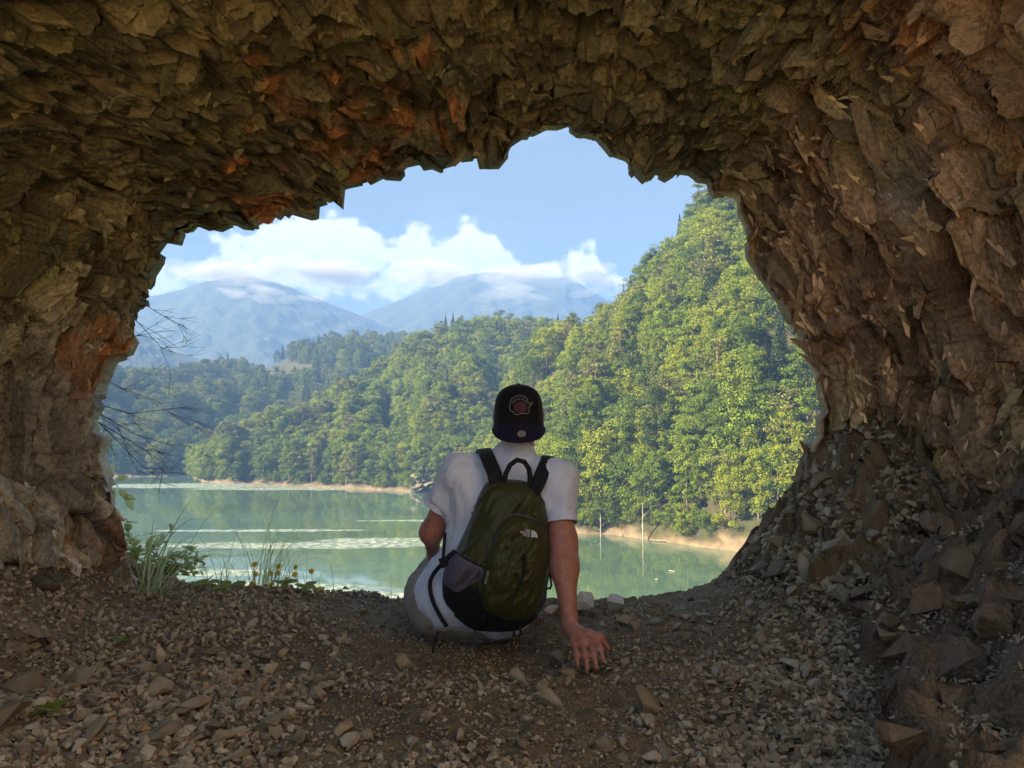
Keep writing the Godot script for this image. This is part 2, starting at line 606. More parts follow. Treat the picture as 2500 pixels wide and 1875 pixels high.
			base = base.lerp(Vector3(0.50, 0.445, 0.37), 1.0 - smooth_slab)
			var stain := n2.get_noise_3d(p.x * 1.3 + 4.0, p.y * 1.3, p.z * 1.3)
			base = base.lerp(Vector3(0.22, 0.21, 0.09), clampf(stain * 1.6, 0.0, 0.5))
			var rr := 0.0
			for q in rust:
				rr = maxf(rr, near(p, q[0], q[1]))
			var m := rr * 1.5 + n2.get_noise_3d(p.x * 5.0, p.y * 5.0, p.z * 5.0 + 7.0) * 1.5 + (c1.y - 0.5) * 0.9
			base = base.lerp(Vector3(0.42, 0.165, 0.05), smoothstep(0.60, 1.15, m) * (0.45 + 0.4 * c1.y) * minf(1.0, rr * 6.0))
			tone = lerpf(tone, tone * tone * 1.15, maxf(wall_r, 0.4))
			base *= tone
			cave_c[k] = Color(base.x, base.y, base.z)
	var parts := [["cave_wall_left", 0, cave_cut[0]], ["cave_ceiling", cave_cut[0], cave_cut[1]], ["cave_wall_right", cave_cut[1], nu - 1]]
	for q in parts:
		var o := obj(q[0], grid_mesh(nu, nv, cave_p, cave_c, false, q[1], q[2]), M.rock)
		tag(o, "", "", "", "structure")
		add_flakes(o, q[1], q[2], 130 if q[0] == "cave_wall_right" else 90, 800 if q[0] == "cave_wall_right" else 420, 1.0 if q[0] == "cave_wall_right" else 0.0)
	print("cave ", nu, " x ", nv)

# broken slabs and flakes that stand out of the rock: the largest as parts, the small ones together
var flake_meshes := []
func add_flakes(wall: Node3D, i0: int, i1: int, single: int, small: int, splinter: float):
	if flake_meshes.is_empty():
		for k in 10:
			flake_meshes.append(stone_mesh(400 + k, Vector3(1.0, 0.26, 0.60), 8))
	var j0 := 13
	while cave_p[((i0 + i1) >> 1) * cave_nv + j0].z < -6.0: j0 += 1
	var jn := 150
	var r := RandomNumberGenerator.new()
	r.seed = 90 + i0
	var mm := MultiMesh.new()
	mm.transform_format = MultiMesh.TRANSFORM_3D
	mm.use_colors = true
	mm.mesh = flake_meshes[0]
	mm.instance_count = small
	var tones := {}
	for k in single + small:
		var i := r.randi_range(i0 + 2, i1 - 2)
		var j := j0 + r.randi_range(4, jn)
		var at := i * cave_nv + j
		var p := cave_p[at]
		var nrm := cave_n[at]
		var along := (cave_p[mini(i + 6, cave_nu - 1) * cave_nv + j] - cave_p[maxi(i - 6, 0) * cave_nv + j]).normalized()
		along = (along - nrm * along.dot(nrm)).normalized()
		var ba := Basis(along, nrm, along.cross(nrm))
		ba = ba * Basis(Vector3.UP, r.randf_range(-0.7, 0.7)) * Basis(Vector3.RIGHT, r.randf_range(-0.75, 0.75)) * Basis(Vector3(0, 0, 1), r.randf_range(-0.4, 0.4))
		var size := r.randf_range(0.09, 0.20) if k < single else r.randf_range(0.03, 0.085)
		var c := cave_c[at]
		ba = ba.scaled_local(Vector3(size * r.randf_range(0.8, 1.7) * (1.0 + 0.9 * splinter), size * r.randf_range(0.6, 1.2), size * (1.0 - 0.25 * splinter)))
		c = c * (1.0 + 0.35 * splinter)
		var t := Transform3D(ba, p - nrm * size * 0.10)
		if k < single:
			var key := Vector3i(roundi(c.r * 16), roundi(c.g * 16), roundi(c.b * 16))
			if not tones.has(key):
				var m: StandardMaterial3D = M.rock.duplicate()
				m.vertex_color_use_as_albedo = false
				m.albedo_color = lin((key.x + 0.3) / 16.0, (key.y + 0.2) / 16.0, (key.z + 0.2) / 16.0)
				tones[key] = m
			var o := obj("rock_flake", flake_meshes[k % 10], tones[key], wall)
			o.transform = t
		else:
			mm.set_instance_transform(k - single, t)
			mm.set_instance_color(k - single, c * r.randf_range(0.6, 1.0))
	var s := MultiMeshInstance3D.new()
	s.name = "small_flakes"
	s.multimesh = mm
	s.material_override = M.gravel
	s.set_meta("kind", "stuff")
	wall.add_child(s)

# unseen rocks added for light: left blocks sun, right wall bounces it, shoulder shades
func build_light_walls():
	for q in [["added_sun_blocker", -2.95, -1.0, 5.6, -2.1, -0.35], ["added_bounce_wall", 3.5, 1.0, 6.5, -0.1, 9.0], ["added_shade_rock", 2.6, 1.0, 3.3, -2.1, -0.4]]:
		var p := PackedVector3Array()
		var c := PackedColorArray()
		var prof := [[0.0, -1.0], [0.05, 0.0], [0.1, 0.25], [0.12, 0.5], [0.2, 0.75], [0.35, 1.0], [1.2, 1.05], [2.6, 0.9], [3.0, 0.3], [3.2, -1.0]]
		for i in 40:
			var z := lerpf(q[4], q[5], i / 39.0)
			for e in prof:
				var y: float = e[1] * q[3] if e[1] > 0.0 else e[1]
				var a := Vector3(q[1] + q[2] * e[0], y, z)
				a += Vector3(0.35, 0.25, 0.2) * n1.get_noise_3d(a.x * 0.8, a.y * 0.8, a.z * 0.8)
				p.append(a)
				var t := 0.8 + 0.4 * n2.get_noise_3d(a.x * 2.0, a.y * 2.0, a.z * 2.0)
				c.append(Color(0.52 * t, 0.44 * t, 0.33 * t))
		tag(obj(q[0], grid_mesh(40, prof.size(), p, c, q[2] > 0.0), M.rock), "", "", "", "structure")

# ---------------------------------------------------------------- the cave floor
func floor_y(x: float, z: float) -> float:
	var y := -0.03 + 0.035 * n3.get_noise_2d(x * 0.9, z * 0.9) + 0.012 * n1.get_noise_2d(x * 4.0, z * 4.0)
	y -= 0.07 * exp(-pow((x + 0.05) / 0.55, 2.0)) * smoothstep(-2.4, -3.7, z)           # worn hollow in the middle of the sill
	y += 0.07 * smoothstep(0.6, 1.3, x) * smoothstep(-2.0, -3.4, z)
	# the heap of rubble against the right wall
	var q := Vector2((x - 1.60) / 0.36, (z + 3.85) / 0.55)
	y += 0.62 * exp(-q.length_squared())
	y += 0.22 * smoothstep(1.0, 1.9, x) * smoothstep(-4.6, -3.2, z) * smoothstep(1.0, -0.5, z)
	y += 0.20 * smoothstep(-1.55, -2.2, x) * smoothstep(1.0, -0.5, z)
	# a rock ledge along the foot of the right wall
	var ed := x - ledge_x(z)
	y += (0.16 * smoothstep(0.0, 0.08, ed) + 0.10 * smoothstep(0.22, 0.30, ed) + 0.22 * smoothstep(0.3, 0.9, ed)) * smoothstep(-3.15, -2.75, z) * smoothstep(-0.6, -1.2, z)
	# the edge, where it drops to the lake
	var edge := -3.92 + 0.06 * n3.get_noise_2d(x * 2.0, 5.0) - 0.25 * smoothstep(0.9, 1.6, x) - 0.2 * smoothstep(-1.1, -1.7, x)
	if z < edge:
		var d := edge - z
		y -= d * d * 1.3 / (0.4 + d) + 0.35 * d
		y += 0.5 * minf(d, 3.0) * n1.get_noise_2d(x * 0.7, z * 0.7)
	return y

func ledge_x(z: float) -> float:
	return 0.80 + 0.30 * (-z - 1.6) + 0.10 * n3.get_noise_2d(z * 2.5, 8.0)

func build_floor():
	var xs := []
	var x := -40.0
	while x < 40.0:
		xs.append(x)
		x += 0.014 if absf(x) < 2.5 else (0.06 if absf(x) < 3.5 else 1.1)
	var zs := []
	var z := 60.0
	while z > -24.0:
		zs.append(z)
		z -= 0.016 if (z < -1.35 and z > -4.3) else (0.06 if z > -6.0 and z < 1.0 else 0.8)
	var p := PackedVector3Array()
	var c := PackedColorArray()
	p.resize(xs.size() * zs.size())
	c.resize(xs.size() * zs.size())
	var k := 0
	for xx in xs:
		for zz in zs:
			var y := floor_y(xx, zz)
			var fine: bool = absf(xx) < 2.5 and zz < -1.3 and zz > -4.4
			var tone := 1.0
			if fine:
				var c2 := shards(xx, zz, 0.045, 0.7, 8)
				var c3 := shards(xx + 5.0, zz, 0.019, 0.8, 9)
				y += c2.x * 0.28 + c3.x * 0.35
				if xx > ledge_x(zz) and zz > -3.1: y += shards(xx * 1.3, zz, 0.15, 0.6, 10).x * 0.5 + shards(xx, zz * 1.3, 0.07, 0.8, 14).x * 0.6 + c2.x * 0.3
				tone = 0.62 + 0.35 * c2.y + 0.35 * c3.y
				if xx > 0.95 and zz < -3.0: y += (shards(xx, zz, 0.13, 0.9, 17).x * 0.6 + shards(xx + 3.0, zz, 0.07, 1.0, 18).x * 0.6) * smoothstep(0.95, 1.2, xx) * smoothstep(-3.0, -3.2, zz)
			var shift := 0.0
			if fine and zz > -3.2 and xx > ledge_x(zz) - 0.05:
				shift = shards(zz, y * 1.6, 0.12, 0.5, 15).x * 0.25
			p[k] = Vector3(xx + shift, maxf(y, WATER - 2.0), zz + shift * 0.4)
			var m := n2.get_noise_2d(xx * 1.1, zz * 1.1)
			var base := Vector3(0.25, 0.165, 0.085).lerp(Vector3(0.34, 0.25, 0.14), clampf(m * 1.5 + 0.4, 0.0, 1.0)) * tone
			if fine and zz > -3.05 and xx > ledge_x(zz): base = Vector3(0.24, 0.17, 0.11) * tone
			if not fine: base = Vector3(0.43, 0.37, 0.28) * (0.9 + 0.35 * m)  # unseen ground kept pale to bounce sunlight into the cave
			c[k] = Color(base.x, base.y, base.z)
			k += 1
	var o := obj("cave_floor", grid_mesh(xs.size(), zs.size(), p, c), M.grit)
	tag(o, "", "", "", "structure")
	# blocks of bedrock that crop out along both walls
	var blocks := []
	for q in 8: blocks.append(stone_mesh(900 + q, [Vector3(1.0, 0.55, 0.75), Vector3(1.0, 0.7, 0.6), Vector3(1.0, 0.38, 0.8)][q % 3], 12))
	var mats := []
	for e in [lin(0.21, 0.145, 0.09), lin(0.26, 0.18, 0.11), lin(0.17, 0.12, 0.08), lin(0.36, 0.28, 0.19), lin(0.30, 0.23, 0.155)]:
		var m: StandardMaterial3D = M.rock.duplicate()
		m.vertex_color_use_as_albedo = false
		m.albedo_color = e
		mats.append(m)
	var r := RandomNumberGenerator.new()
	r.seed = 318
	for q in 96:
		var right: bool = q < 84
		var zz := r.randf_range(-3.1, -1.5) if right else r.randf_range(-3.75, -2.0)
		var xx := ledge_x(zz) + r.randf_range(-0.02, 0.85) if right else -1.62 - r.randf_range(0.0, 0.55)
		var size := r.randf_range(0.07, 0.22)
		var b := obj("rock_block", blocks[r.randi() % 8], mats[r.randi() % 3 + (0 if right else 2)], o)
		b.transform = Transform3D(Basis(Vector3.UP, r.randf() * TAU) * Basis(Vector3.RIGHT, r.randfn() * 0.3) * Basis(Vector3(0, 0, 1), r.randfn() * 0.3), Vector3(xx, floor_y(xx, zz) + size * r.randf_range(-0.05, 0.16), zz)).scaled_local(Vector3(1, r.randf_range(0.8, 1.2), 1) * size)

# ---------------------------------------------------------------- lake, hills and mountains
# each hill runs from a shore line to a ridge line: [shore x, shore z, ridge pixel x, ridge pixel y, ridge distance]
var HILL_A := [[-8.7, -249, 1330, 842, 300], [4.4, -178, 1470, 838, 272], [12.5, -167, 1560, 760, 252], [20.5, -164, 1640, 660, 242], [35, -147, 1730, 540, 236], [43, -138, 1880, 400, 230], [62, -115, 2080, 250, 225], [85, -95, 2300, 150, 220]]
var HILL_B := [[-126, -332, 470, 1160, 348], [-117.6, -318, 525, 1150, 342], [-99, -304, 640, 1085, 352], [-65, -290, 790, 1020, 376], [-49, -281, 900, 945, 400], [-34, -272, 1020, 865, 422], [-24, -264, 1150, 815, 430], [-8.7, -249, 1290, 825, 430], [6, -185, 1450, 850, 430], [18, -172, 1600, 850, 430]]
var HILL_C := [[-300, -330, 20, 985, 420], [-202, -351, 200, 955, 440], [-167, -352, 300, 938, 480], [-150, -355, 400, 945, 520], [-131, -358, 530, 915, 590], [-109, -362, 640, 898, 620], [-80, -372, 740, 862, 640], [-50, -380, 860, 845, 660], [-20, -390, 985, 842, 680], [30, -390, 1200, 850, 690]]

func hill_at(h: Array, t: float, s: float, salt: float, amp: float) -> Vector3:
	var n := h.size()
	var f := clampf(t, 0.0, 0.9999) * (n - 1)
	var i := int(f)
	var k := f - i
	var sp := func(q):
		var r: Array = h[clampi(q, 0, n - 1)]
		return [Vector3(r[0], WATER - 0.6, r[1]), W(r[2], r[3], r[4])]
	var a: Array = sp.call(i - 1)
	var b: Array = sp.call(i)
	var c: Array = sp.call(i + 1)
	var d: Array = sp.call(i + 2)
	var sh: Vector3 = b[0].cubic_interpolate(c[0], a[0], d[0], k)
	var ri: Vector3 = b[1].cubic_interpolate(c[1], a[1], d[1], k)
	var p := sh.lerp(ri, s)
	var ss := minf(s, 1.0)
	p.y = lerpf(sh.y, ri.y, pow(ss, 0.88))
	p.y += amp * sin(ss * PI) * (n3.get_noise_2d(t * 6.0 + salt, ss * 1.6) + 0.5 * n3.get_noise_2d(t * 15.0 + salt, ss * 3.0))
	if s < 0.12:
		p.y = minf(p.y, sh.y + 0.6 + (p.y - sh.y) * 0.7)
	if s > 1.0:
		p.y = ri.y - (s - 1.0) * 60.0
	return p

func build_hill(called: String, h: Array, salt: float, amp: float, nt: int, ns: int, bank: float):
	var p := PackedVector3Array()
	var c := PackedColorArray()
	for i in nt:
		for j in ns:
			var s := 1.35 * pow(float(j) / (ns - 1), 1.6)
			var q := hill_at(h, float(i) / (nt - 1), s, salt, amp)
			q.y += 0.5 * n1.get_noise_2d(q.x * 0.25, q.z * 0.25) * minf(1.0, s * 20.0)
			var up := q.y - WATER
			var edge := n1.get_noise_2d(q.x * 0.12, q.z * 0.12)
			var ground := Vector3(0.085, 0.075, 0.035).lerp(Vector3(0.045, 0.06, 0.02), clampf(0.5 + edge, 0.0, 1.0))
			var b := Vector3(0.27, 0.22, 0.175) * (0.9 + 0.35 * n2.get_noise_2d(q.x * 0.9, q.z * 0.9))
			var bk := bank + (1.5 if q.x > 37.0 and q.z > -156.0 else 0.0)
			ground = ground.lerp(b, smoothstep(bk + 1.2, bk - 0.6, up + edge * 1.6))
			p.append(q)
			c.append(Color(ground.x, ground.y, ground.z))
	# the scree scar on the far hillside
	var o := obj(called, grid_mesh(nt, ns, p, c), M.soil)
	tag(o, "", "", "", "structure")
	return o

func build_lake_and_hills():
	# the lake: one sheet with low waves, rougher where the wind ruffles it
	var p := PackedVector3Array()
	var uv := PackedVector2Array()
	var nx := 0
	var zs := []
	var z := -10.0
	while z > -720.0:
		zs.append(z)
		z -= 1.2 + (-z) * 0.004
	var xs := []
	var x := -420.0
	while x < 260.0:
		xs.append(x)
		x += 1.8 if absf(x + 40.0) < 130.0 else 8.0
	for xx in xs:
		for zz in zs:
			var gu := gust(xx, -zz, n2.get_noise_2d(xx * 0.035, zz * -0.12), 0.0) if absf(xx + 40.0) < 130.0 and zz > -360.0 else 0.0
			p.append(Vector3(xx, WATER + (0.022 + 0.16 * gu) * n1.get_noise_2d(xx * 0.22, zz * 0.5) + 0.02 * n3.get_noise_2d(xx * 0.05, zz * 0.08), zz))
			uv.append(Vector2((xx + 200.0) / 300.0, (-zz) / 400.0))
	var g := grid_mesh(xs.size(), zs.size(), p)
	var arr := g.surface_get_arrays(0)
	var m := array_mesh(arr[Mesh.ARRAY_VERTEX], arr[Mesh.ARRAY_INDEX], arr[Mesh.ARRAY_NORMAL], PackedColorArray(), uv)
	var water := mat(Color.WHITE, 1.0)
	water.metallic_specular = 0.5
	water.albedo_texture = ImageTexture.create_from_image(glint_image())
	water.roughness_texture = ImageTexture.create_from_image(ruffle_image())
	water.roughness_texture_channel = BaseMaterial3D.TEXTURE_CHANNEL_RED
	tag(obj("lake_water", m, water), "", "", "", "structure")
	# the three wooded hills
	build_hill("hill_right", HILL_A, 3.0, 12.0, 90, 70, 0.5)
	build_hill("hill_middle", HILL_B, 17.0, 12.0, 110, 60, 0.5)
	build_hill("hill_left", HILL_C, 31.0, 16.0, 110, 50, 0.4)
	# blue mountains behind
	mountain("far_hill", [[-200, 905], [150, 850], [300, 800], [335, 806], [380, 835], [440, 862], [520, 900], [700, 960]], 1000.0, 720.0, 4.0)
	mountain("far_mountain", [[-400, 690], [100, 700], [380, 720], [440, 705], [500, 688], [560, 676], [620, 674], [680, 688], [740, 712], [800, 738], [860, 760], [920, 785], [1050, 840], [1200, 900]], 1700.0, 1150.0, 6.0)
	mountain("far_mountain", [[700, 860], [900, 760], [1000, 720], [1080, 690], [1150, 664], [1200, 660], [1240, 668], [1300, 676], [1380, 674], [1420, 692], [1470, 722], [1520, 750], [1600, 790], [1800, 850], [2600, 830]], 1900.0, 1250.0, 6.0)

# long gusts on the water: [x, distance, half length, half width]
func gust(wx: float, d: float, br: float, fi: float) -> float:
	var m := -1.0
	for q in [[-112.0, 300.0, 40.0, 16.0], [-78.0, 286.0, 34.0, 8.0], [-40.0, 151.0, 30.0, 4.6], [-25.0, 156.0, 12.0, 6.0], [-50.0, 172.0, 26.0, 2.0], [-20.0, 190.0, 20.0, 1.6], [-36.0, 108.0, 22.0, 9.0], [-16.0, 103.0, 12.0, 8.0], [-55.0, 122.0, 26.0, 4.0], [4.0, 101.0, 5.0, 4.0]]:
		var e := pow((wx - q[0]) / q[2], 2.0) + pow((d - q[1] - 0.02 * (wx - q[0])) / q[3], 2.0)
		m = maxf(m, 1.0 - e)
	return smoothstep(0.0, 0.55, m + br * 0.7 + fi * 0.5) * smoothstep(-0.6, 0.1, m)

# banks of cloud that drift across the mountains
func build_clouds():
	var r := RandomNumberGenerator.new()
	r.seed = 64
	var k := 0
	for q in [[470, 660, 900, 60, 16], [560, 655, 900, 80, 22], [640, 655, 890, 80, 22], [760, 650, 900, 80, 20], [860, 665, 900, 70, 16], [690, 720, 880, 40, 9], [1080, 650, 960, 80, 18], [1290, 655, 990, 80, 20], [1390, 650, 1000, 70, 18], [1460, 680, 1000, 50, 14], [1250, 700, 980, 70, 12], [560, 705, 880, 40, 7]]:
		for w in 6:
			var f := FogVolume.new()
			f.shape = RenderingServer.FOG_VOLUME_SHAPE_ELLIPSOID
			var big := r.randf_range(0.35, 1.0)
			f.size = Vector3(q[3] * big, q[4] * r.randf_range(0.6, 1.3), 45.0 * big) * 1.6
			f.position = W(q[0] + r.randfn() * 42.0, q[1] + 8.0 + r.randfn() * 15.0, q[2] * 1.6)
			f.rotation.z = r.randf_range(-0.2, 0.2)
			var m := FogMaterial.new()
			m.density = 0.0070
			m.albedo = Color(0.97, 0.97, 1.0)
			f.material = m
			f.name = "cloud_bank" if k == 0 else "cloud_bank_%03d" % k
			k += 1
			add_child(f)
			f.set_meta("kind", "stuff")
			f.set_meta("label", "white bank of cloud drifting across the far mountains")
			f.set_meta("category", "cloud")

func glint_image() -> Image:                            # green water with pale sky glints painted into its colour
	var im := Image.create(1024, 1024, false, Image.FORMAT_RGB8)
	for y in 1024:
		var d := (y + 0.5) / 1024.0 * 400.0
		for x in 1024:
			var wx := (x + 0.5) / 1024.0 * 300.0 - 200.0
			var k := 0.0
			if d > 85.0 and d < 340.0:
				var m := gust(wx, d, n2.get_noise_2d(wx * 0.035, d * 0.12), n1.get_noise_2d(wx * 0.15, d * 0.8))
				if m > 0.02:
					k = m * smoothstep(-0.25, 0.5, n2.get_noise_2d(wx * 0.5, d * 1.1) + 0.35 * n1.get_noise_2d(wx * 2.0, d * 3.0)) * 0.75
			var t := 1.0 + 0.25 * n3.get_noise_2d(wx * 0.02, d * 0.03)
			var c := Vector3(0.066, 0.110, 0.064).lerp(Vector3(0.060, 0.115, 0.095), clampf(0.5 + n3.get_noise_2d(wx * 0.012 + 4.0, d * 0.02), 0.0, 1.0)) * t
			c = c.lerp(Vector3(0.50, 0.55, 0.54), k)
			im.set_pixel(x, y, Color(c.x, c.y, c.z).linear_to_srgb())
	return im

func ruffle_image() -> Image:
	var im := Image.create(768, 768, false, Image.FORMAT_L8)
	for y in 768:
		var d := (y + 0.5) / 768.0 * 400.0
		var py := 1040.0 + 43500.0 / maxf(d, 40.0)
		for x in 768:
			var wx := (x + 0.5) / 768.0 * 300.0 - 200.0
			var r := 0.05 + 0.02 * n3.get_noise_2d(wx * 0.1, d * 0.1)
			var br := n2.get_noise_2d(wx * 0.035, d * 0.12)
			var fi := n1.get_noise_2d(wx * 0.15, d * 0.8)
			var m := gust(wx, d, br, fi)
			im.set_pixel(x, y, Color(clampf(r + 0.42 * m, 0.02, 1.0), 0, 0))
	return im

func mountain(called: String, ridge: Array, far: float, foot: float, amp: float):
	var p := PackedVector3Array()
	var c := PackedColorArray()
	var nt := 140
	var ns := 60
	for i in nt:
		var f := float(i) / (nt - 1) * (ridge.size() - 1.001)
		var a: Array = ridge[int(f)]
		var b: Array = ridge[int(f) + 1]
		var k := smoothstep(0.0, 1.0, f - int(f))
		k = lerpf(k, f - int(f), 0.6)
		var top := W(lerpf(a[0], b[0], k), lerpf(a[1], b[1], k), far)
		for j in ns:
			var s := float(j) / (ns - 1) * 1.3
			var q := top
			q.z = lerpf(-foot, -far, s)
			q.x = top.x * lerpf(foot / far, 1.0, s)
			q.y = lerpf(WATER - 5.0, top.y, minf(s, 1.0)) if s <= 1.0 else top.y - (s - 1.0) * far * 0.3
			var w := n2.get_noise_2d(q.x * 0.014, q.z * 0.014)
			q.y += amp * w * sin(minf(s, 1.0) * PI * 0.9) * 3.0 + 0.16 * amp * n1.get_noise_2d(q.x * 0.11, q.z * 0.11)
			p.append(q)
			var g := Vector3(0.035, 0.055, 0.028) * (1.0 + 0.5 * w)
			c.append(Color(g.x, g.y, g.z))
	tag(obj(called, grid_mesh(nt, ns, p, c), M.soil), "", "", "", "structure")

# ---------------------------------------------------------------- trees
func leaf(v: PackedVector3Array, col: PackedColorArray, at: Vector3, n: Vector3, size: float, c: Color, r: RandomNumberGenerator):
	var a := n.cross(Vector3(r.randf() - 0.5, r.randf() - 0.5, r.randf() - 0.5)).normalized()
	var b := n.cross(a)
	var l := size * r.randf_range(0.7, 1.3)
	var w := l * 0.55
	var p0 := at - a * l * 0.5
	var p1 := at + b * w * 0.5
	var p2 := at + a * l * 0.5 - n * l * 0.18
	var p3 := at - b * w * 0.5
	v.append_array([p0, p1, p2, p0, p2, p3])
	col.append_array([c, c, c, c, c, c])

# a broadleaf crown: clumps of leaves round limbs, one unit tree is about 1 high
func crown_broad(seed_: int, wide: float, tall: float, low: float, clumps: int, leaves: int, size: float) -> ArrayMesh:
	var r := RandomNumberGenerator.new()
	r.seed = seed_
	var v := PackedVector3Array()
	var col := PackedColorArray()
	for i in clumps:
		var y := pow(r.randf(), 0.85)
		var prof := sqrt(maxf(0.0, 1.0 - pow(absf(y - 0.38) / 0.64, 2.2)))
		var ang := r.randf() * TAU
		var rad := wide * prof * sqrt(r.randf_range(0.25, 1.0)) * r.randf_range(0.8, 1.12)
		var c0 := Vector3(cos(ang) * rad, low + y * (tall - low), sin(ang) * rad)
		var cr := wide * r.randf_range(0.24, 0.42)
		var t0 := r.randf_range(0.82, 1.18)
		var hue := r.randf_range(-0.07, 0.08)
		for k in leaves:
			var d := Vector3(r.randfn(), r.randfn() * 0.75 + 0.25, r.randfn()).normalized()
			var q := c0 + d * cr * pow(r.randf(), 0.33) * Vector3(1.1, 0.85, 1.1)
			var nn := (d + Vector3(0, 0.25, 0) + Vector3(r.randfn(), r.randfn(), r.randfn()) * 0.4).normalized()
			var t := t0 * r.randf_range(0.88, 1.12)
			leaf(v, col, q, nn, size, Color(t * (1.0 + hue), t, t * (1.0 - hue)), r)
	return array_mesh(v, PackedInt32Array(), PackedVector3Array(), col)

# a pine: flat tiers of needles on bare stem
func crown_pine(seed_: int, wide: float, clumps: int, leaves: int, size: float) -> ArrayMesh:
	var r := RandomNumberGenerator.new()
	r.seed = seed_
	var v := PackedVector3Array()
	var col := PackedColorArray()
	for i in clumps:
		var y := r.randf()
		var ang := r.randf() * TAU
		var rad := wide * (0.35 + 0.75 * sin((1.0 - y) * 2.3)) * sqrt(r.randf())
		var c0 := Vector3(cos(ang) * rad, 0.30 + 0.70 * y - rad * 0.25, sin(ang) * rad)
		var cr := wide * r.randf_range(0.22, 0.40)
		var t0 := r.randf_range(0.75, 1.2)
		for k in leaves:
			var d := Vector3(r.randfn(), 0.0, r.randfn()).normalized() * pow(r.randf(), 0.5)
			var q := c0 + d * cr + Vector3(0, r.randfn() * cr * 0.16 - d.length() * cr * 0.15, 0)
			var nn := (Vector3(0, 1, 0) + Vector3(r.randfn(), r.randfn(), r.randfn()) * 0.6).normalized()
			var t := t0 * r.randf_range(0.75, 1.25)
			leaf(v, col, q, nn, size, Color(t, t, t), r)
	return array_mesh(v, PackedInt32Array(), PackedVector3Array(), col)

# a spruce: a narrow cone of drooping tiers
func crown_spruce(seed_: int, wide: float, leaves: int, size: float) -> ArrayMesh:
	var r := RandomNumberGenerator.new()
	r.seed = seed_
	var v := PackedVector3Array()
	var col := PackedColorArray()
	for i in leaves:
		var y := 1.0 - sqrt(r.randf()) * 0.92
		var tier := fposmod(y * 13.0, 1.0)
		var rad := wide * (1.02 - y) * (0.72 + 0.4 * (1.0 - tier)) * pow(r.randf(), 0.35)
		var ang := r.randf() * TAU
		var q := Vector3(cos(ang) * rad, y - rad * 0.25, sin(ang) * rad)
		var nn := (Vector3(cos(ang), 1.3, sin(ang)) + Vector3(r.randfn(), r.randfn(), r.randfn()) * 0.5).normalized()
		var t := r.randf_range(0.65, 1.3)
		leaf(v, col, q, nn, size, Color(t, t, t), r)
	return array_mesh(v, PackedInt32Array(), PackedVector3Array(), col)

func trunk_mesh(seed_: int, top: float, thick: float, limbs: int) -> ArrayMesh:
	var r := RandomNumberGenerator.new()
	r.seed = seed_
	var v := PackedVector3Array()
	var nn := PackedVector3Array()
	var ix := PackedInt32Array()
	var path := PackedVector3Array()
	var rad := PackedFloat32Array()
	for i in 7:
		var f := i / 6.0
		path.append(Vector3(r.randfn() * 0.006, -0.06 + f * (top + 0.06), r.randfn() * 0.006))
		rad.append(thick * (1.15 - f))
	add_tube(v, nn, ix, path, rad, 6)
	for k in limbs:
		var f := r.randf_range(0.35, 0.85)
		var ang := r.randf() * TAU
		var o := Vector3(0, f * top, 0)
		var l := 0.28 * (1.1 - f)
		var d := Vector3(cos(ang), r.randf_range(0.4, 0.9), sin(ang)).normalized()
		add_tube(v, nn, ix, PackedVector3Array([o, o + d * l * 0.5, o + d * l + Vector3(0, 0.03, 0)]), PackedFloat32Array([thick * 0.5 * (1.1 - f), thick * 0.3 * (1.1 - f), 0.001]), 4)
	return array_mesh(v, ix, nn)

func leaf_mat(c: Color) -> StandardMaterial3D:
	var m := mat(c, 0.6, true)
	m.metallic_specular = 0.25
	m.backlight_enabled = true
	m.backlight = Color(0.55, 0.55, 0.45)
	m.cull_mode = BaseMaterial3D.CULL_DISABLED
	return m

var KINDS := {}
func tree_kinds():
	KINDS.beech = {"crowns": [], "trunk": [trunk_mesh(1, 0.72, 0.020, 7), trunk_mesh(2, 0.7, 0.018, 6)], "bark": M.bark, "words": "broadleaf tree", "name": "broadleaf_tree"}
	for k in 6:
		KINDS.beech.crowns.append(crown_broad(100 + k, 0.29 + 0.03 * (k % 3), 1.0, 0.05 + 0.03 * (k % 2), 46, 125, 0.031))
	KINDS.poplar = {"crowns": [], "trunk": [trunk_mesh(3, 0.8, 0.016, 5)], "bark": M.bark, "words": "slim broadleaf tree", "name": "broadleaf_tree"}
	for k in 3:
		KINDS.poplar.crowns.append(crown_broad(120 + k, 0.19, 1.0, 0.04, 40, 110, 0.028))
	KINDS.pine = {"crowns": [], "trunk": [trunk_mesh(5, 0.97, 0.014, 9), trunk_mesh(6, 0.97, 0.013, 8)], "bark": M.pine_bark, "words": "pine", "name": "pine_tree"}
	for k in 4:
		KINDS.pine.crowns.append(crown_pine(140 + k, 0.20 + 0.02 * k, 46, 52, 0.034))
	KINDS.spruce = {"crowns": [], "trunk": [trunk_mesh(7, 0.95, 0.014, 0)], "bark": M.bark, "words": "pointed spruce", "name": "spruce_tree"}
	for k in 2:
		KINDS.spruce.crowns.append(crown_spruce(160 + k, 0.17, 2600, 0.032))
	KINDS.bush = {"crowns": [], "trunk": [trunk_mesh(8, 0.5, 0.015, 5)], "bark": M.bark, "words": "rounded bush", "name": "shore_bush"}
	for k in 3:
		KINDS.bush.crowns.append(crown_broad(170 + k, 0.55, 0.95, 0.0, 44, 44, 0.07))
	M.leaf = {
		"bright green": leaf_mat(lin(0.150, 0.210, 0.016)), "yellow-green": leaf_mat(lin(0.185, 0.225, 0.018)), "mid green": leaf_mat(lin(0.090, 0.140, 0.016)),
		"dark green": leaf_mat(lin(0.045, 0.075, 0.02)), "pale grey-green": leaf_mat(lin(0.175, 0.19, 0.06)), "white": leaf_mat(Color.WHITE)}

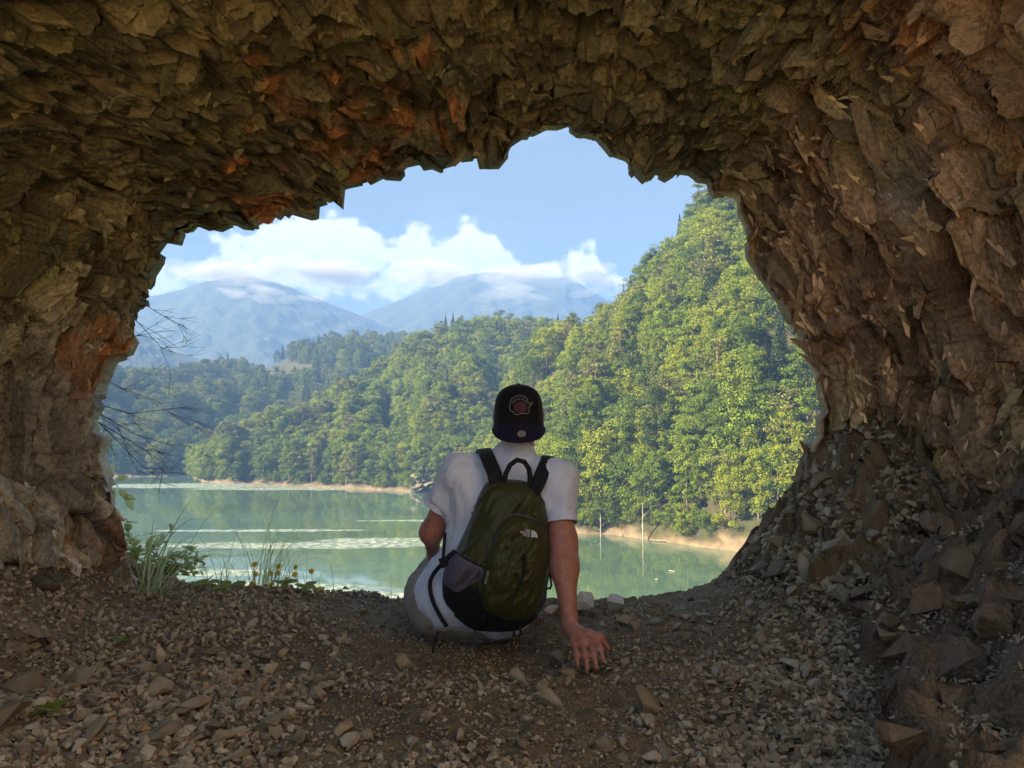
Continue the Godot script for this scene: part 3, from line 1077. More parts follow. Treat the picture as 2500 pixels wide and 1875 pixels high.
# where a tree of a given kind stands; the nearest ones become trees of their own, the others one mass for each hill
func spots(h: Array, salt: float, amp: float, nt: int, ns: int, s_top: float, r: RandomNumberGenerator) -> Array:
	var out := []
	for i in nt:
		for j in ns:
			var t := (i + r.randf_range(0.05, 0.95)) / nt
			var s := s_top * pow((j + r.randf_range(0.05, 0.95)) / ns, 1.15)
			out.append({"t": t, "s": s, "p": hill_at(h, t, s, salt, amp)})
	return out

func pixel_of(p: Vector3) -> Vector2:
	var v := cam_basis.inverse() * (p - cam_pos)
	return Vector2(1250.0 + F * v.x / -v.z, 937.5 - F * v.y / -v.z)

func pick_kind(p: Vector3, t: float, s: float, r: RandomNumberGenerator) -> Array:
	var m := n3.get_noise_2d(p.x * 0.022, p.z * 0.03) + r.randfn() * 0.18
	var f := r.randf()
	if p.y - WATER < 3.4 and f < 0.6: return ["bush", "mid green" if f < 0.3 else "bright green"]
	if m > 0.42:
		return ["pine", "pale grey-green"] if f < 0.6 else ["beech", "bright green"]
	if m < -0.35:
		return ["spruce", "dark green"] if f < 0.3 else ["beech", "mid green"]
	if f < 0.10: return ["spruce", "dark green"]
	if f < 0.28: return ["poplar", "bright green"]
	if f < 0.52: return ["beech", "bright green"]
	if f < 0.76: return ["beech", "yellow-green"]
	if f < 0.95: return ["beech", "mid green"]
	return ["pine", "pale grey-green"]

func build_forest():
	tree_kinds()
	var r := RandomNumberGenerator.new()
	r.seed = 515
	# right hill: single trees
	var list := spots(HILL_A, 3.0, 12.0, 31, 20, 1.08, r)
	var single := []
	var mass := []
	for q in list:
		var p: Vector3 = q.p
		var bare := 1.1 + (1.2 if p.x > 37.0 and p.z > -152.0 else 0.0)
		if p.y - WATER < bare: continue
		var px := pixel_of(p)
		if px.x > 2700.0 or px.x < 1000.0: continue
		q.hid = px.x > 2250.0
		q.dist = p.length()
		single.append(q)
	single.sort_custom(func(a, b): return a.dist + (1000.0 if a.hid else 0.0) < b.dist + (1000.0 if b.hid else 0.0))
	var seen := single.slice(0, 296)
	mass = single.slice(296)
	for q in seen:
		var kind: Array = pick_kind(q.p, q.t, q.s, r)
		plant_tree(kind[0], kind[1], q.p, height_of(kind[0], r) * 0.9, r, "on the steep wooded slope right of the man", q.s)
	# the trees one can point to along the near shore
	for q in [["beech", "bright green", 1838, 1262, 152, 17.5, "bulky bright yellow-green tree standing above the pale beach on the right"],
			["pine", "pale grey-green", 1930, 1255, 146, 19.0, "tall thin pale pine beside the rock edge above the right beach"],
			["bush", "pale grey-green", 1885, 1282, 147, 6.0, "low grey-green bush at the back of the pale beach on the right"],
			["poplar", "bright green", 1700, 1262, 164, 15.0, "slim light green tree leaning over the dark bank left of the beach"],
			["beech", "dark green", 1610, 1255, 168, 14.0, "dark green tree overhanging the bank behind the tall dead trunk"],
			["beech", "yellow-green", 1460, 1250, 172, 16.0, "yellow-green tree on the bank just right of the man's right arm"],
			["beech", "mid green", 1540, 1240, 176, 16.0, "mid green tree on the bank behind the dead trunks"],
			["bush", "bright green", 1660, 1278, 160, 5.0, "low bright bush on the shadowed bank left of the beach"],
			["pine", "pale grey-green", 1755, 880, 200, 19.0, "tall pale pine with a bare stem high on the right slope"],
			["bush", "mid green", 1790, 1285, 152, 5.0, "dark rounded bush under the bulky bright tree by the beach"]]:
		var p := W(q[2], q[3], q[4])
		var g := ground_near(HILL_A, 3.0, 12.0, p)
		var tr := plant_tree(q[0], q[1], g, q[5], r, "", 0.0)
		tag(tr, q[6], "bush" if q[0] == "bush" else "tree")
	for k in 30:                                        # bushes along the near shore
		var t := 0.06 + 0.56 * (k + r.randf()) / 30.0
		var s := 0.03
		var p := hill_at(HILL_A, t, s, 3.0, 12.0)
		while p.y - WATER < r.randf_range(0.7, 1.5) and s < 0.2:
			s += 0.006
			p = hill_at(HILL_A, t, s, 3.0, 12.0)
		if p.x > 33.0: continue
		plant_tree("bush", ["mid green", "dark green", "bright green"][k % 3], p, r.randf_range(2.6, 4.6), r, "near the shore", 0.0)
	# the masses of trees on the hills
	forest_mass("forest_right", "distant upper trees of the steep wooded hill on the right", mass, r, 1.0, 0.9)
	list = []
	for q in spots(HILL_B, 17.0, 12.0, 60, 36, 1.06, r):
		if q.p.y - WATER > 1.0: list.append(q)
	forest_mass("forest_middle", "wooded hill across the lake behind the man, sunlit yellow-green crowns", list, r, 1.05, 0.82)
	list = []
	for q in spots(HILL_C, 31.0, 16.0, 54, 40, 1.05, r):
		var px := pixel_of(q.p)
		if q.p.y - WATER < 1.0: continue
		if Vector2((px.x - 690.0) / 85.0, (px.y - 915.0) / 28.0).length() < 1.0: continue      # a bare scree scar
		list.append(q)
	forest_mass("forest_left", "hazy blue-green woods on the far hill at the left", list, r, 0.8, 0.88)  # crown colours dimmed to stand in for the hill's shaded face
	# firs that stand out against the sky
	for q in [[556, 862, 585, 18.0, "lone dark fir standing out on the hazy far ridge"], [1088, 772, 425, 14.0, "pointed fir on top of the middle hill, leftmost of the pair"], [1106, 768, 425, 13.0, "pointed fir on top of the middle hill, right of its pair"], [1348, 778, 425, 14.0, "pointed fir on the middle hill's skyline, near the right slope"], [795, 960, 372, 17.0, "dark fir sticking out of the middle hill's left shoulder"]]:
		var top := W(q[0], q[1], q[2])
		var tr := plant_tree("spruce", "dark green", top - Vector3(0, q[3] * 0.9, 0), q[3], r, "", 0.0)
		tag(tr, q[4], "tree")

func ground_near(h: Array, salt: float, amp: float, p: Vector3) -> Vector3:
	var best := p
	var bd := 1e9
	for i in 60:
		for j in 24:
			var q := hill_at(h, i / 59.0, j / 24.0 * 0.9, salt, amp)
			var d := Vector2(q.x - p.x, q.z - p.z).length()
			if d < bd:
				bd = d
				best = q
	return Vector3(p.x, best.y, p.z)

func height_of(kind: String, r: RandomNumberGenerator) -> float:
	match kind:
		"pine": return r.randf_range(13.0, 18.0)
		"spruce": return r.randf_range(12.0, 18.0)
		"poplar": return r.randf_range(11.0, 15.0)
		"bush": return r.randf_range(3.0, 5.5)
	return r.randf_range(10.0, 15.0)

func plant_tree(kind: String, tint: String, at: Vector3, height: float, r: RandomNumberGenerator, where: String, s: float) -> Node3D:
	var k: Dictionary = KINDS[kind]
	var label := ""
	var group := ""
	if where:
		var zone := "near the shore" if s < 0.22 else ("low" if s < 0.42 else ("halfway up" if s < 0.68 else ("high" if s < 0.9 else "along the ridge")))
		var px := pixel_of(at).x
		var side := "left part" if px < 1480.0 else ("middle" if px < 1720.0 else "right part")
		label = "%s %s, %s in the %s of the right slope" % [tint, k.words, zone, side]
		group = "%ss, %s, %s of the right slope, %s" % [k.words, zone, side, tint]
	var t := thing(k.name, label, "tree", at, group)
	t.rotation.y = r.randf() * TAU
	t.scale = Vector3(r.randf_range(0.88, 1.15), 1.0, r.randf_range(0.88, 1.15)) * height
	obj("trunk", k.trunk[r.randi() % k.trunk.size()], k.bark, t)
	obj("crown", k.crowns[r.randi() % k.crowns.size()], M.leaf[tint], t)
	return t

func forest_mass(called: String, label: String, list: Array, r: RandomNumberGenerator, dim: float, size: float):
	var root := thing(called, label, "forest")
	root.set_meta("kind", "stuff")
	var by := {}
	for q in list:
		var k: Array = pick_kind(q.p, q.t, q.s, r)
		var n: int = KINDS[k[0]].crowns.size()
		var key: String = k[0] + ":" + str(r.randi() % n)
		if not by.has(key): by[key] = []
		by[key].append([q.p, k])
	for key in by:
		var kk: String = key.get_slice(":", 0)
		var mm := MultiMesh.new()
		mm.transform_format = MultiMesh.TRANSFORM_3D
		mm.use_colors = true
		mm.mesh = KINDS[kk].crowns[int(key.get_slice(":", 1))]
		mm.instance_count = by[key].size()
		var tm := MultiMesh.new()
		tm.transform_format = MultiMesh.TRANSFORM_3D
		tm.mesh = KINDS[kk].trunk[0]
		tm.instance_count = by[key].size()
		for i in by[key].size():
			var e: Array = by[key][i]
			var hgt := height_of(kk, r) * size
			var x := Transform3D(Basis(Vector3.UP, r.randf() * TAU).scaled_local(Vector3(r.randf_range(0.9, 1.2), 1.0, r.randf_range(0.9, 1.2)) * hgt), e[0])
			mm.set_instance_transform(i, x)
			tm.set_instance_transform(i, x)
			var c: Color = M.leaf[e[1][1]].albedo_color.srgb_to_linear() * r.randf_range(0.8, 1.2) * dim
			mm.set_instance_color(i, Color(c.r, c.g, c.b))
		var a := MultiMeshInstance3D.new()
		a.name = "crowns"
		a.multimesh = mm
		a.material_override = M.leaf["white"]
		root.add_child(a, true)
		var b := MultiMeshInstance3D.new()
		b.name = "trunks"
		b.multimesh = tm
		b.material_override = KINDS[kk].bark
		root.add_child(b, true)

# ---------------------------------------------------------------- things on the shore and the water
func build_shore_things():
	# pale rock face at the water behind the man's left shoulder
	var c := W(1060, 1158, 269.5)
	var p := PackedVector3Array()
	var col := PackedColorArray()
	for i in 40:
		for j in 40:
			var u := i / 39.0
			var v := j / 39.0
			var q := c + Vector3((u - 0.5) * 17.0 * (1.0 - 0.12 * v), (v - 0.5) * 11.5 * (0.75 + 0.25 * sin(u * 7.0 + 1.0)), -4.0 * v + 3.0 * sin(u * 9.0) * 0.25)
			q.z += shards(u * 15.0, v * 24.0, 2.4, 0.8, 12).x * 0.8 + 3.0 - pow(absf(u - 0.5) * 2.0, 3.0) * 5.0 - pow(v, 4.0) * 4.0
			p.append(q)
			var t := 0.8 + 0.4 * shards(u * 15.0, v * 24.0, 1.6, 0.8, 13).y
			col.append(Color(0.22 * t, 0.205 * t, 0.19 * t))
	var face := obj("rock_face", grid_mesh(40, 40, p, col), M.soil)
	tag(face, "pale grey rock face at the water's edge behind the man's left shoulder", "rock")
	# bare dead trunks standing at the near shore
	for q in [[1570, 1326, 158.0, 7.6, 0.16, "tallest bare dead trunk standing at the water's edge beyond the man's arm"], [1590, 1322, 160.0, 5.4, 0.12, "shorter dead trunk just right of the tallest one on the bank"], [1466, 1316, 162.0, 5.0, 0.11, "thin dead stem on the grey bank close to the man's right arm"]]:
		var b := W(q[0], q[1], q[2])
		var t := thing("dead_trunk", q[5], "dead tree", b)
		var r := RandomNumberGenerator.new()
		r.seed = q[0]
		var path := PackedVector3Array()
		var rad := PackedFloat32Array()
		for i in 8:
			path.append(Vector3(r.randfn() * 0.05, -0.8 + i * (q[3] + 0.8) / 7.0, r.randfn() * 0.05))
			rad.append(q[4] * (1.15 - i * 0.12))
		obj("stem", tube(path, rad, 7), M.dead_wood, t)
		for k in 4:
			var o := path[2 + k]
			var a := r.randf() * TAU
			obj("branch_stub", tube(PackedVector3Array([o, o + Vector3(cos(a) * 0.5, 0.25, sin(a) * 0.5), o + Vector3(cos(a) * 0.9, 0.7, sin(a) * 0.9)]), PackedFloat32Array([q[4] * 0.35, q[4] * 0.25, 0.01]), 5), M.dead_wood, t)
	# driftwood
	for q in [[1610, 1320, 2.6, 0.3, "bleached driftwood log at the foot of the dead trunks"], [1785, 1318, 3.4, -0.35, "bleached driftwood log at the left end of the pale beach"], [1545, 1472, 1.3, 0.15, "short pale log floating on the water near the white block"], [1640, 1392, 0.9, 0.4, "pale driftwood bit floating in the middle of the green water"], [1602, 1412, 0.4, 0.2, "tiniest pale speck of driftwood floating on the green water"], [1060, 1193, 2.6, 0.2, "driftwood log lying on the far bank left of the man"]]:
		var d: float = 43500.0 / (q[1] - 1040.0)
		var b := W(q[0], q[1], d)
		b.y = WATER + 0.06 if q[1] > 1350 else b.y
		var r := RandomNumberGenerator.new()
		r.seed = int(q[0])
		var path := PackedVector3Array()
		var rad := PackedFloat32Array()
		for i in 6:
			var f := i / 5.0 - 0.5
			path.append(Vector3(f * q[2], 0.04 + r.randf() * 0.06, f * q[2] * q[3]))
			rad.append(0.11 * (0.7 + 0.4 * r.randf()) * (1.0 - 0.6 * absf(f)))
		var o := obj("driftwood", tube(path, rad, 6), M.dead_wood)
		o.position = b
		tag(o, q[4], "driftwood")

# ---------------------------------------------------------------- the man: a smooth field of tapered bones, meshed as surface nets
class Field:
	var o: Vector3
	var cell: float
	var nx: int
	var ny: int
	var nz: int
	var k: float
	var a := PackedFloat32Array()
	func _init(lo: Vector3, hi: Vector3, cell_: float, k_: float):
		o = lo
		cell = cell_
		k = k_
		nx = int((hi.x - lo.x) / cell) + 2
		ny = int((hi.y - lo.y) / cell) + 2
		nz = int((hi.z - lo.z) / cell) + 2
		a.resize(nx * ny * nz)
	# a bone from p (radius rp) to q (radius rq); flat squeezes it along z
	func bone(p: Vector3, rp: float, q: Vector3, rq: float, flat := 1.0):
		var m := maxf(rp, rq) + 7.0 / k
		var lo := Vector3(minf(p.x, q.x), minf(p.y, q.y), minf(p.z, q.z)) - Vector3.ONE * m
		var hi := Vector3(maxf(p.x, q.x), maxf(p.y, q.y), maxf(p.z, q.z)) + Vector3.ONE * m
		var x0 := maxi(0, int((lo.x - o.x) / cell))
		var x1 := mini(nx - 1, int((hi.x - o.x) / cell) + 1)
		var y0 := maxi(0, int((lo.y - o.y) / cell))
		var y1 := mini(ny - 1, int((hi.y - o.y) / cell) + 1)
		var z0 := maxi(0, int((lo.z - o.z) / cell))
		var z1 := mini(nz - 1, int((hi.z - o.z) / cell) + 1)
		var ba := q - p
		ba.z /= flat
		var inv := 1.0 / maxf(ba.length_squared(), 1e-9)
		for x in range(x0, x1 + 1):
			for y in range(y0, y1 + 1):
				var at := (x * ny + y) * nz
				for z in range(z0, z1 + 1):
					var pa := Vector3(o.x + x * cell - p.x, o.y + y * cell - p.y, (o.z + z * cell - p.z) / flat)
					var h := clampf(pa.dot(ba) * inv, 0.0, 1.0)
					var d := (pa - ba * h).length() - lerpf(rp, rq, h)
					a[at + z] += exp(-k * d)
	func solve(noise: FastNoiseLite = null, amp := 0.0, freq := Vector3.ONE):
		for x in nx:
			for y in ny:
				for z in nz:
					var i := (x * ny + y) * nz + z
					if a[i] < 1e-9:
						a[i] = 0.3
						continue
					a[i] = -log(a[i]) / k
					if noise and a[i] < 0.03 and a[i] > -0.03:
						a[i] += amp * noise.get_noise_3d((o.x + x * cell) * freq.x, (o.y + y * cell) * freq.y, (o.z + z * cell) * freq.z)
	func cut(n: Vector3, p: Vector3):                # keep what lies behind the plane
		for x in nx:
			for y in ny:
				for z in nz:
					var i := (x * ny + y) * nz + z
					a[i] = maxf(a[i], (o + Vector3(x, y, z) * cell - p).dot(n))
	func mesh(v: PackedVector3Array, nn: PackedVector3Array, ix: PackedInt32Array):
		var id := PackedInt32Array()
		id.resize(nx * ny * nz)
		id.fill(-1)
		var sx := ny * nz
		var sy := nz
		var offs := [0, sx, sy, sx + sy, 1, sx + 1, sy + 1, sx + sy + 1]
		var cor := [Vector3(0, 0, 0), Vector3(1, 0, 0), Vector3(0, 1, 0), Vector3(1, 1, 0), Vector3(0, 0, 1), Vector3(1, 0, 1), Vector3(0, 1, 1), Vector3(1, 1, 1)]
		var edges := [[0, 1], [2, 3], [4, 5], [6, 7], [0, 2], [1, 3], [4, 6], [5, 7], [0, 4], [1, 5], [2, 6], [3, 7]]
		for x in nx - 1:
			for y in ny - 1:
				for z in nz - 1:
					var i := x * sx + y * sy + z
					var s0 := a[i] < 0.0
					if (a[i + sx] < 0.0) == s0 and (a[i + sy] < 0.0) == s0 and (a[i + 1] < 0.0) == s0 and (a[i + sx + sy] < 0.0) == s0 and (a[i + sx + 1] < 0.0) == s0 and (a[i + sy + 1] < 0.0) == s0 and (a[i + sx + sy + 1] < 0.0) == s0:
						continue
					var sum := Vector3.ZERO
					var n := 0
					for e in edges:
						var f0 := a[i + offs[e[0]]]
						var f1 := a[i + offs[e[1]]]
						if (f0 < 0.0) != (f1 < 0.0):
							sum += cor[e[0]].lerp(cor[e[1]], f0 / (f0 - f1))
							n += 1
					var g := Vector3(a[i + sx] - a[i] + a[i + sx + sy + 1] - a[i + sy + 1], a[i + sy] - a[i] + a[i + sx + sy + 1] - a[i + sx + 1], a[i + 1] - a[i] + a[i + sx + sy + 1] - a[i + sx + sy])
					id[i] = v.size()
					v.append(o + (Vector3(x, y, z) + sum / n) * cell)
					nn.append(g.normalized())
		for x in range(1, nx - 1):
			for y in range(1, ny - 1):
				for z in range(1, nz - 1):
					var i := x * sx + y * sy + z
					var s0 := a[i] < 0.0
					if (a[i + sx] < 0.0) != s0:
						quad(ix, id[i - sy - 1], id[i - 1], id[i], id[i - sy], s0)
					if (a[i + sy] < 0.0) != s0:
						quad(ix, id[i - sx - 1], id[i - sx], id[i], id[i - 1], s0)
					if (a[i + 1] < 0.0) != s0:
						quad(ix, id[i - sx - sy], id[i - sy], id[i], id[i - sx], s0)
	func quad(ix: PackedInt32Array, p: int, q: int, r: int, s: int, inside: bool):
		if p < 0 or q < 0 or r < 0 or s < 0: return
		if inside: ix.append_array([p, r, q, p, s, r])
		else: ix.append_array([p, q, r, p, r, s])

func net(f: Field) -> ArrayMesh:
	var v := PackedVector3Array()
	var nn := PackedVector3Array()
	var ix := PackedInt32Array()
	f.mesh(v, nn, ix)
	return array_mesh(v, ix, nn)

var J := {}
func joints():
	J.head = W(1266, 1000, 3.22)
	J.chin = W(1266, 1045, 3.30)
	J.neck = W(1264, 1090, 3.22)
	J.neck_base = W(1256, 1140, 3.19)
	J.sh_l = W(1118, 1158, 3.17)
	J.sh_r = W(1364, 1172, 3.10)
	J.chest_l = W(1165, 1215, 3.18)
	J.chest_r = W(1315, 1225, 3.15)
	J.waist_l = W(1145, 1365, 3.19)
	J.waist_r = W(1238, 1375, 3.17)
	J.hip_l = W(1082, 1470, 3.19)
	J.hip_r = W(1222, 1478, 3.17)
	J.elbow_l = W(1052, 1300, 3.25)
	J.wrist_l = W(1060, 1362, 3.46)
	J.elbow_r = W(1372, 1325, 3.02)
	J.wrist_r = W(1392, 1535, 2.83)
	J.knee_l = J.hip_l + Vector3(-0.07, 0.05, -0.45)
	J.knee_r = J.hip_r + Vector3(0.10, 0.05, -0.45)
	J.ankle_l = J.knee_l + Vector3(0.02, -0.42, -0.08)
	J.ankle_r = J.knee_r + Vector3(0.00, -0.42, -0.08)

# one hand: palm, four fingers with a bend, and a thumb off the side of the palm
func add_hand(f: Field, wrist: Vector3, knuckles: Array, mids: Array, tips: Array, thumb: Array, palm_r: float):
	for i in 4:
		f.bone(wrist.lerp(knuckles[i], 0.15), palm_r * 0.95, knuckles[i], palm_r * 0.72)
		f.bone(knuckles[i], 0.0098, mids[i], 0.0088)
		f.bone(mids[i], 0.0088, tips[i], 0.0068)
	f.bone(wrist.lerp(knuckles[0], 0.2), palm_r, thumb[0], 0.0125)
	f.bone(thumb[0], 0.0125, thumb[1], 0.0105)
	f.bone(thumb[1], 0.0105, thumb[2], 0.0080)

func build_person():
	joints()
	var base: Vector3 = (J.hip_l + J.hip_r) * 0.5
	base.y = floor_y(base.x, base.z)
	var root := thing("person", "man in white T-shirt and dark backward cap sitting at the cave mouth, seen from behind", "person", base)
	# the body, in one piece: trunk, neck, head, arms, legs
	var f := Field.new(Vector3(-0.62, -0.60, -4.0), Vector3(0.42, 0.95, -2.66), 0.0125, 55.0)
	f.bone(J.hip_l, 0.085, J.hip_r, 0.085)
	f.bone(J.hip_l, 0.085, J.waist_l, 0.080)
	f.bone(J.hip_r, 0.085, J.waist_r, 0.080)
	f.bone(J.waist_l, 0.085, J.chest_l, 0.085)
	f.bone(J.waist_r, 0.085, J.chest_r, 0.085)
	f.bone(J.chest_l, 0.085, J.chest_r, 0.085)
	f.bone(J.sh_l, 0.044, J.neck_base, 0.048)
	f.bone(J.sh_r, 0.044, J.neck_base, 0.048)
	f.bone(J.neck_base, 0.050, J.neck, 0.050)
	f.bone(J.neck, 0.050, J.head, 0.066)
	f.bone(J.head, 0.078, J.head + Vector3(0, 0.02, 0), 0.080)
	f.bone(J.head + Vector3(0, -0.02, -0.04), 0.062, J.chin + Vector3(0, 0.0, 0.0), 0.035)
	f.bone(J.chin + Vector3(0, 0.05, -0.045), 0.012, J.chin + Vector3(0, 0.035, -0.055), 0.012)
	for s in [-1.0, 1.0]:
		f.bone(J.head + Vector3(0.080 * s, -0.02, 0.0), 0.014, J.head + Vector3(0.082 * s, -0.05, 0.0), 0.012)
	f.bone(J.sh_l, 0.052, J.elbow_l, 0.037)
	f.bone(J.elbow_l, 0.037, J.wrist_l, 0.026)
	f.bone(J.sh_r, 0.052, J.elbow_r, 0.041)
	f.bone(J.elbow_r, 0.040, J.elbow_r.lerp(J.wrist_r, 0.3), 0.043)
	f.bone(J.elbow_r.lerp(J.wrist_r, 0.3), 0.043, J.wrist_r, 0.027)
	f.bone(J.elbow_r + Vector3(0.018, 0.02, 0.0), 0.022, J.elbow_r + Vector3(0.018, -0.06, 0.0), 0.022)
	for s in ["l", "r"]:
		f.bone(J["hip_" + s], 0.085, J["knee_" + s], 0.058)
		f.bone(J["knee_" + s], 0.056, J["ankle_" + s].lerp(J["knee_" + s], 0.65), 0.054)
		f.bone(J["ankle_" + s].lerp(J["knee_" + s], 0.65), 0.054, J["ankle_" + s], 0.036)
	f.solve()
	var v := PackedVector3Array()
	var nn := PackedVector3Array()
	var ix := PackedInt32Array()
	f.mesh(v, nn, ix)
	# the right hand, spread on the gravel behind him
	var wr: Vector3 = J.wrist_r
	var kn := [W(1400, 1570, 2.735), W(1420, 1570, 2.725), W(1440, 1566, 2.725), W(1458, 1562, 2.735)]
	kn.reverse()
	# index finger first (nearest the thumb), little finger last
	var md := [W(1466, 1585, 2.69), W(1450, 1598, 2.665), W(1430, 1602, 2.655), W(1407, 1598, 2.66)]
	var tp := [W(1474, 1614, 2.672), W(1457, 1632, 2.645), W(1434, 1634, 2.64), W(1410, 1622, 2.648)]
	for i in 4:
		tp[i].y = maxf(tp[i].y, floor_y(tp[i].x, tp[i].z) + 0.008)
	var h := Field.new(Vector3(0.14, -0.14, -2.92), Vector3(0.38, 0.12, -2.56), 0.0042, 210.0)
	h.bone(wr + Vector3(0, 0.09, -0.03).normalized() * 0.05, 0.029, wr, 0.0265)
	h.bone(wr, 0.0265, (kn[1] + kn[2]) * 0.5, 0.017)
	add_hand(h, wr, kn, md, tp, [W(1440, 1548, 2.745), W(1466, 1556, 2.74), W(1484, 1584, 2.735)], 0.0165)
	h.solve()
	var v2 := PackedVector3Array()
	var nn2 := PackedVector3Array()
	var ix2 := PackedInt32Array()
	h.mesh(v2, nn2, ix2)
	append_mesh(v, nn, ix, v2, nn2, ix2)
	# the left hand, resting on the thigh
	var wl: Vector3 = J.wrist_l
	var k2 := []
	var m2 := []
	var t2 := []
	for i in 4:
		var k0 := wl + Vector3(-0.030 + 0.019 * i, 0.004, -0.085 + 0.006 * absf(i - 1.4))
		k2.append(k0)
		m2.append(k0 + Vector3(-0.004, 0.002, -0.040))
		t2.append(k0 + Vector3(-0.006, -0.024, -0.066))
	var hl := Field.new(wl - Vector3(0.09, 0.08, 0.19), wl + Vector3(0.09, 0.08, 0.05), 0.0048, 210.0)
	hl.bone(wl + (J.elbow_l - wl).normalized() * 0.04, 0.027, wl, 0.025)
	add_hand(hl, wl, k2, m2, t2, [wl + Vector3(0.042, -0.004, -0.04), wl + Vector3(0.058, -0.008, -0.065), wl + Vector3(0.062, -0.016, -0.088)], 0.0155)
	hl.solve()
	var v3 := PackedVector3Array()
	var nn3 := PackedVector3Array()
	var ix3 := PackedInt32Array()
	hl.mesh(v3, nn3, ix3)
	append_mesh(v, nn, ix, v3, nn3, ix3)
	for i in v.size(): v[i] -= base
	obj("body", array_mesh(v, ix, nn), M.skin, root)
	# T-shirt
	var s := Field.new(Vector3(-0.50, -0.12, -3.50), Vector3(0.42, 0.82, -2.92), 0.0095, 48.0)
	s.bone(J.hip_l + Vector3(0.015, 0.02, 0.02), 0.118, J.hip_r + Vector3(0, 0.02, 0.02), 0.118)
	s.bone(J.hip_l + Vector3(0.01, 0.03, 0), 0.118, J.waist_l, 0.100)
	s.bone(J.hip_r, 0.112, J.waist_r, 0.098)
	s.bone(J.waist_l, 0.098, J.chest_l, 0.100)
	s.bone(J.waist_r, 0.098, J.chest_r, 0.098)
	s.bone(J.chest_l, 0.098, J.chest_r, 0.098)
	s.bone(J.sh_l, 0.065, J.neck_base + Vector3(0, -0.008, 0), 0.073)
	s.bone(J.sh_r, 0.065, J.neck_base + Vector3(0, -0.008, 0), 0.073)
	s.bone(J.neck_base, 0.069, J.neck.lerp(J.neck_base, 0.40), 0.063)
	var hem_l: Vector3 = W(1068, 1236, 3.21)
	var hem_r: Vector3 = W(1372, 1276, 3.05)
	s.bone(J.sh_l, 0.064, hem_l.lerp(J.sh_l, 0.22), 0.058)
	s.bone(J.sh_r, 0.064, hem_r.lerp(J.sh_r, 0.25), 0.056)
	s.solve(n1, 0.018, Vector3(8.0, 4.0, 8.0))
	var sm := net(s)
	var av: PackedVector3Array = sm.surface_get_arrays(0)[Mesh.ARRAY_VERTEX]
	var an: PackedVector3Array = sm.surface_get_arrays(0)[Mesh.ARRAY_NORMAL]
	var ai: PackedInt32Array = sm.surface_get_arrays(0)[Mesh.ARRAY_INDEX]
	# sleeve ends: open cuffs with a rolled hem
	for q in [[J.sh_l, hem_l, 0.060], [J.sh_r, hem_r, 0.058]]:
		var pth := PackedVector3Array()
		var rad := PackedFloat32Array()
		var d: Vector3 = (q[1] - q[0]).normalized()
		var len: float = q[0].distance_to(q[1])
		for w in [[0.35, 0.95], [0.6, 0.985], [0.8, 1.0], [0.95, 1.03], [0.985, 1.07], [1.0, 1.07], [1.012, 1.03], [1.005, 0.96], [0.9, 0.93], [0.6, 0.88]]:
			pth.append(q[0] + d * len * w[0])
			rad.append(q[2] * w[1])
		add_sleeve(av, an, ai, pth, rad, d)
	# ribbed collar
	var ring := PackedVector3Array()
	var rr := PackedFloat32Array()
	var nb: Vector3 = J.neck.lerp(J.neck_base, 0.30)
	for i in 25:
		var a := TAU * i / 24.0
		ring.append(nb + Vector3(cos(a) * 0.062, 0.010 + 0.010 * sin(a), sin(a) * 0.062))
		rr.append(0.0065)
	add_tube(av, an, ai, ring, rr, 8)
	for i in av.size(): av[i] -= base
	obj("t_shirt", array_mesh(av, ai, an), M.shirt, root)
	# shorts
	var g := Field.new(Vector3(-0.52, -0.2, -3.95), Vector3(0.30, 0.28, -2.98), 0.0115, 50.0)
	g.bone(J.hip_l + Vector3(-0.012, -0.014, -0.02), 0.116, J.hip_r + Vector3(0, -0.008, -0.02), 0.112)
	g.bone(J.hip_l + Vector3(-0.03, 0.0, -0.01), 0.112, J.knee_l, 0.078)
	g.bone(J.hip_r, 0.104, J.knee_r, 0.078)
	g.bone(J.hip_l + Vector3(-0.045, 0.035, -0.06), 0.074, J.hip_l + Vector3(-0.045, -0.01, -0.05), 0.074)
	g.solve(n1, 0.022, Vector3(7.0, 3.5, 8.0))
	g.cut(Vector3(0, 0, -1), J.knee_l + Vector3(0, 0, 0.03))
	var gm := net(g)
	var so := obj("shorts", gm, M.shorts, root)
	so.position = -base
	for s2 in [-1.0, 1.0]:                              # shoes, out of sight below the edge
		var an2: Vector3 = J.ankle_l if s2 < 0 else J.ankle_r
		var sh := Field.new(an2 - Vector3(0.09, 0.12, 0.26), an2 + Vector3(0.09, 0.08, 0.10), 0.011, 70.0)
		sh.bone(an2 + Vector3(0, -0.03, 0.02), 0.046, an2 + Vector3(0, -0.055, -0.16), 0.036)
		sh.bone(an2, 0.046, an2 + Vector3(0, -0.05, 0.03), 0.042)
		sh.solve()
		var shoe := obj("shoe", net(sh), M.black_cloth, root)
		shoe.position = -base
	build_cap(root, base)

func append_mesh(v: PackedVector3Array, nn: PackedVector3Array, ix: PackedInt32Array, v2: PackedVector3Array, nn2: PackedVector3Array, ix2: PackedInt32Array):
	var b := v.size()
	v.append_array(v2)
	nn.append_array(nn2)
	for i in ix2: ix.append(i + b)

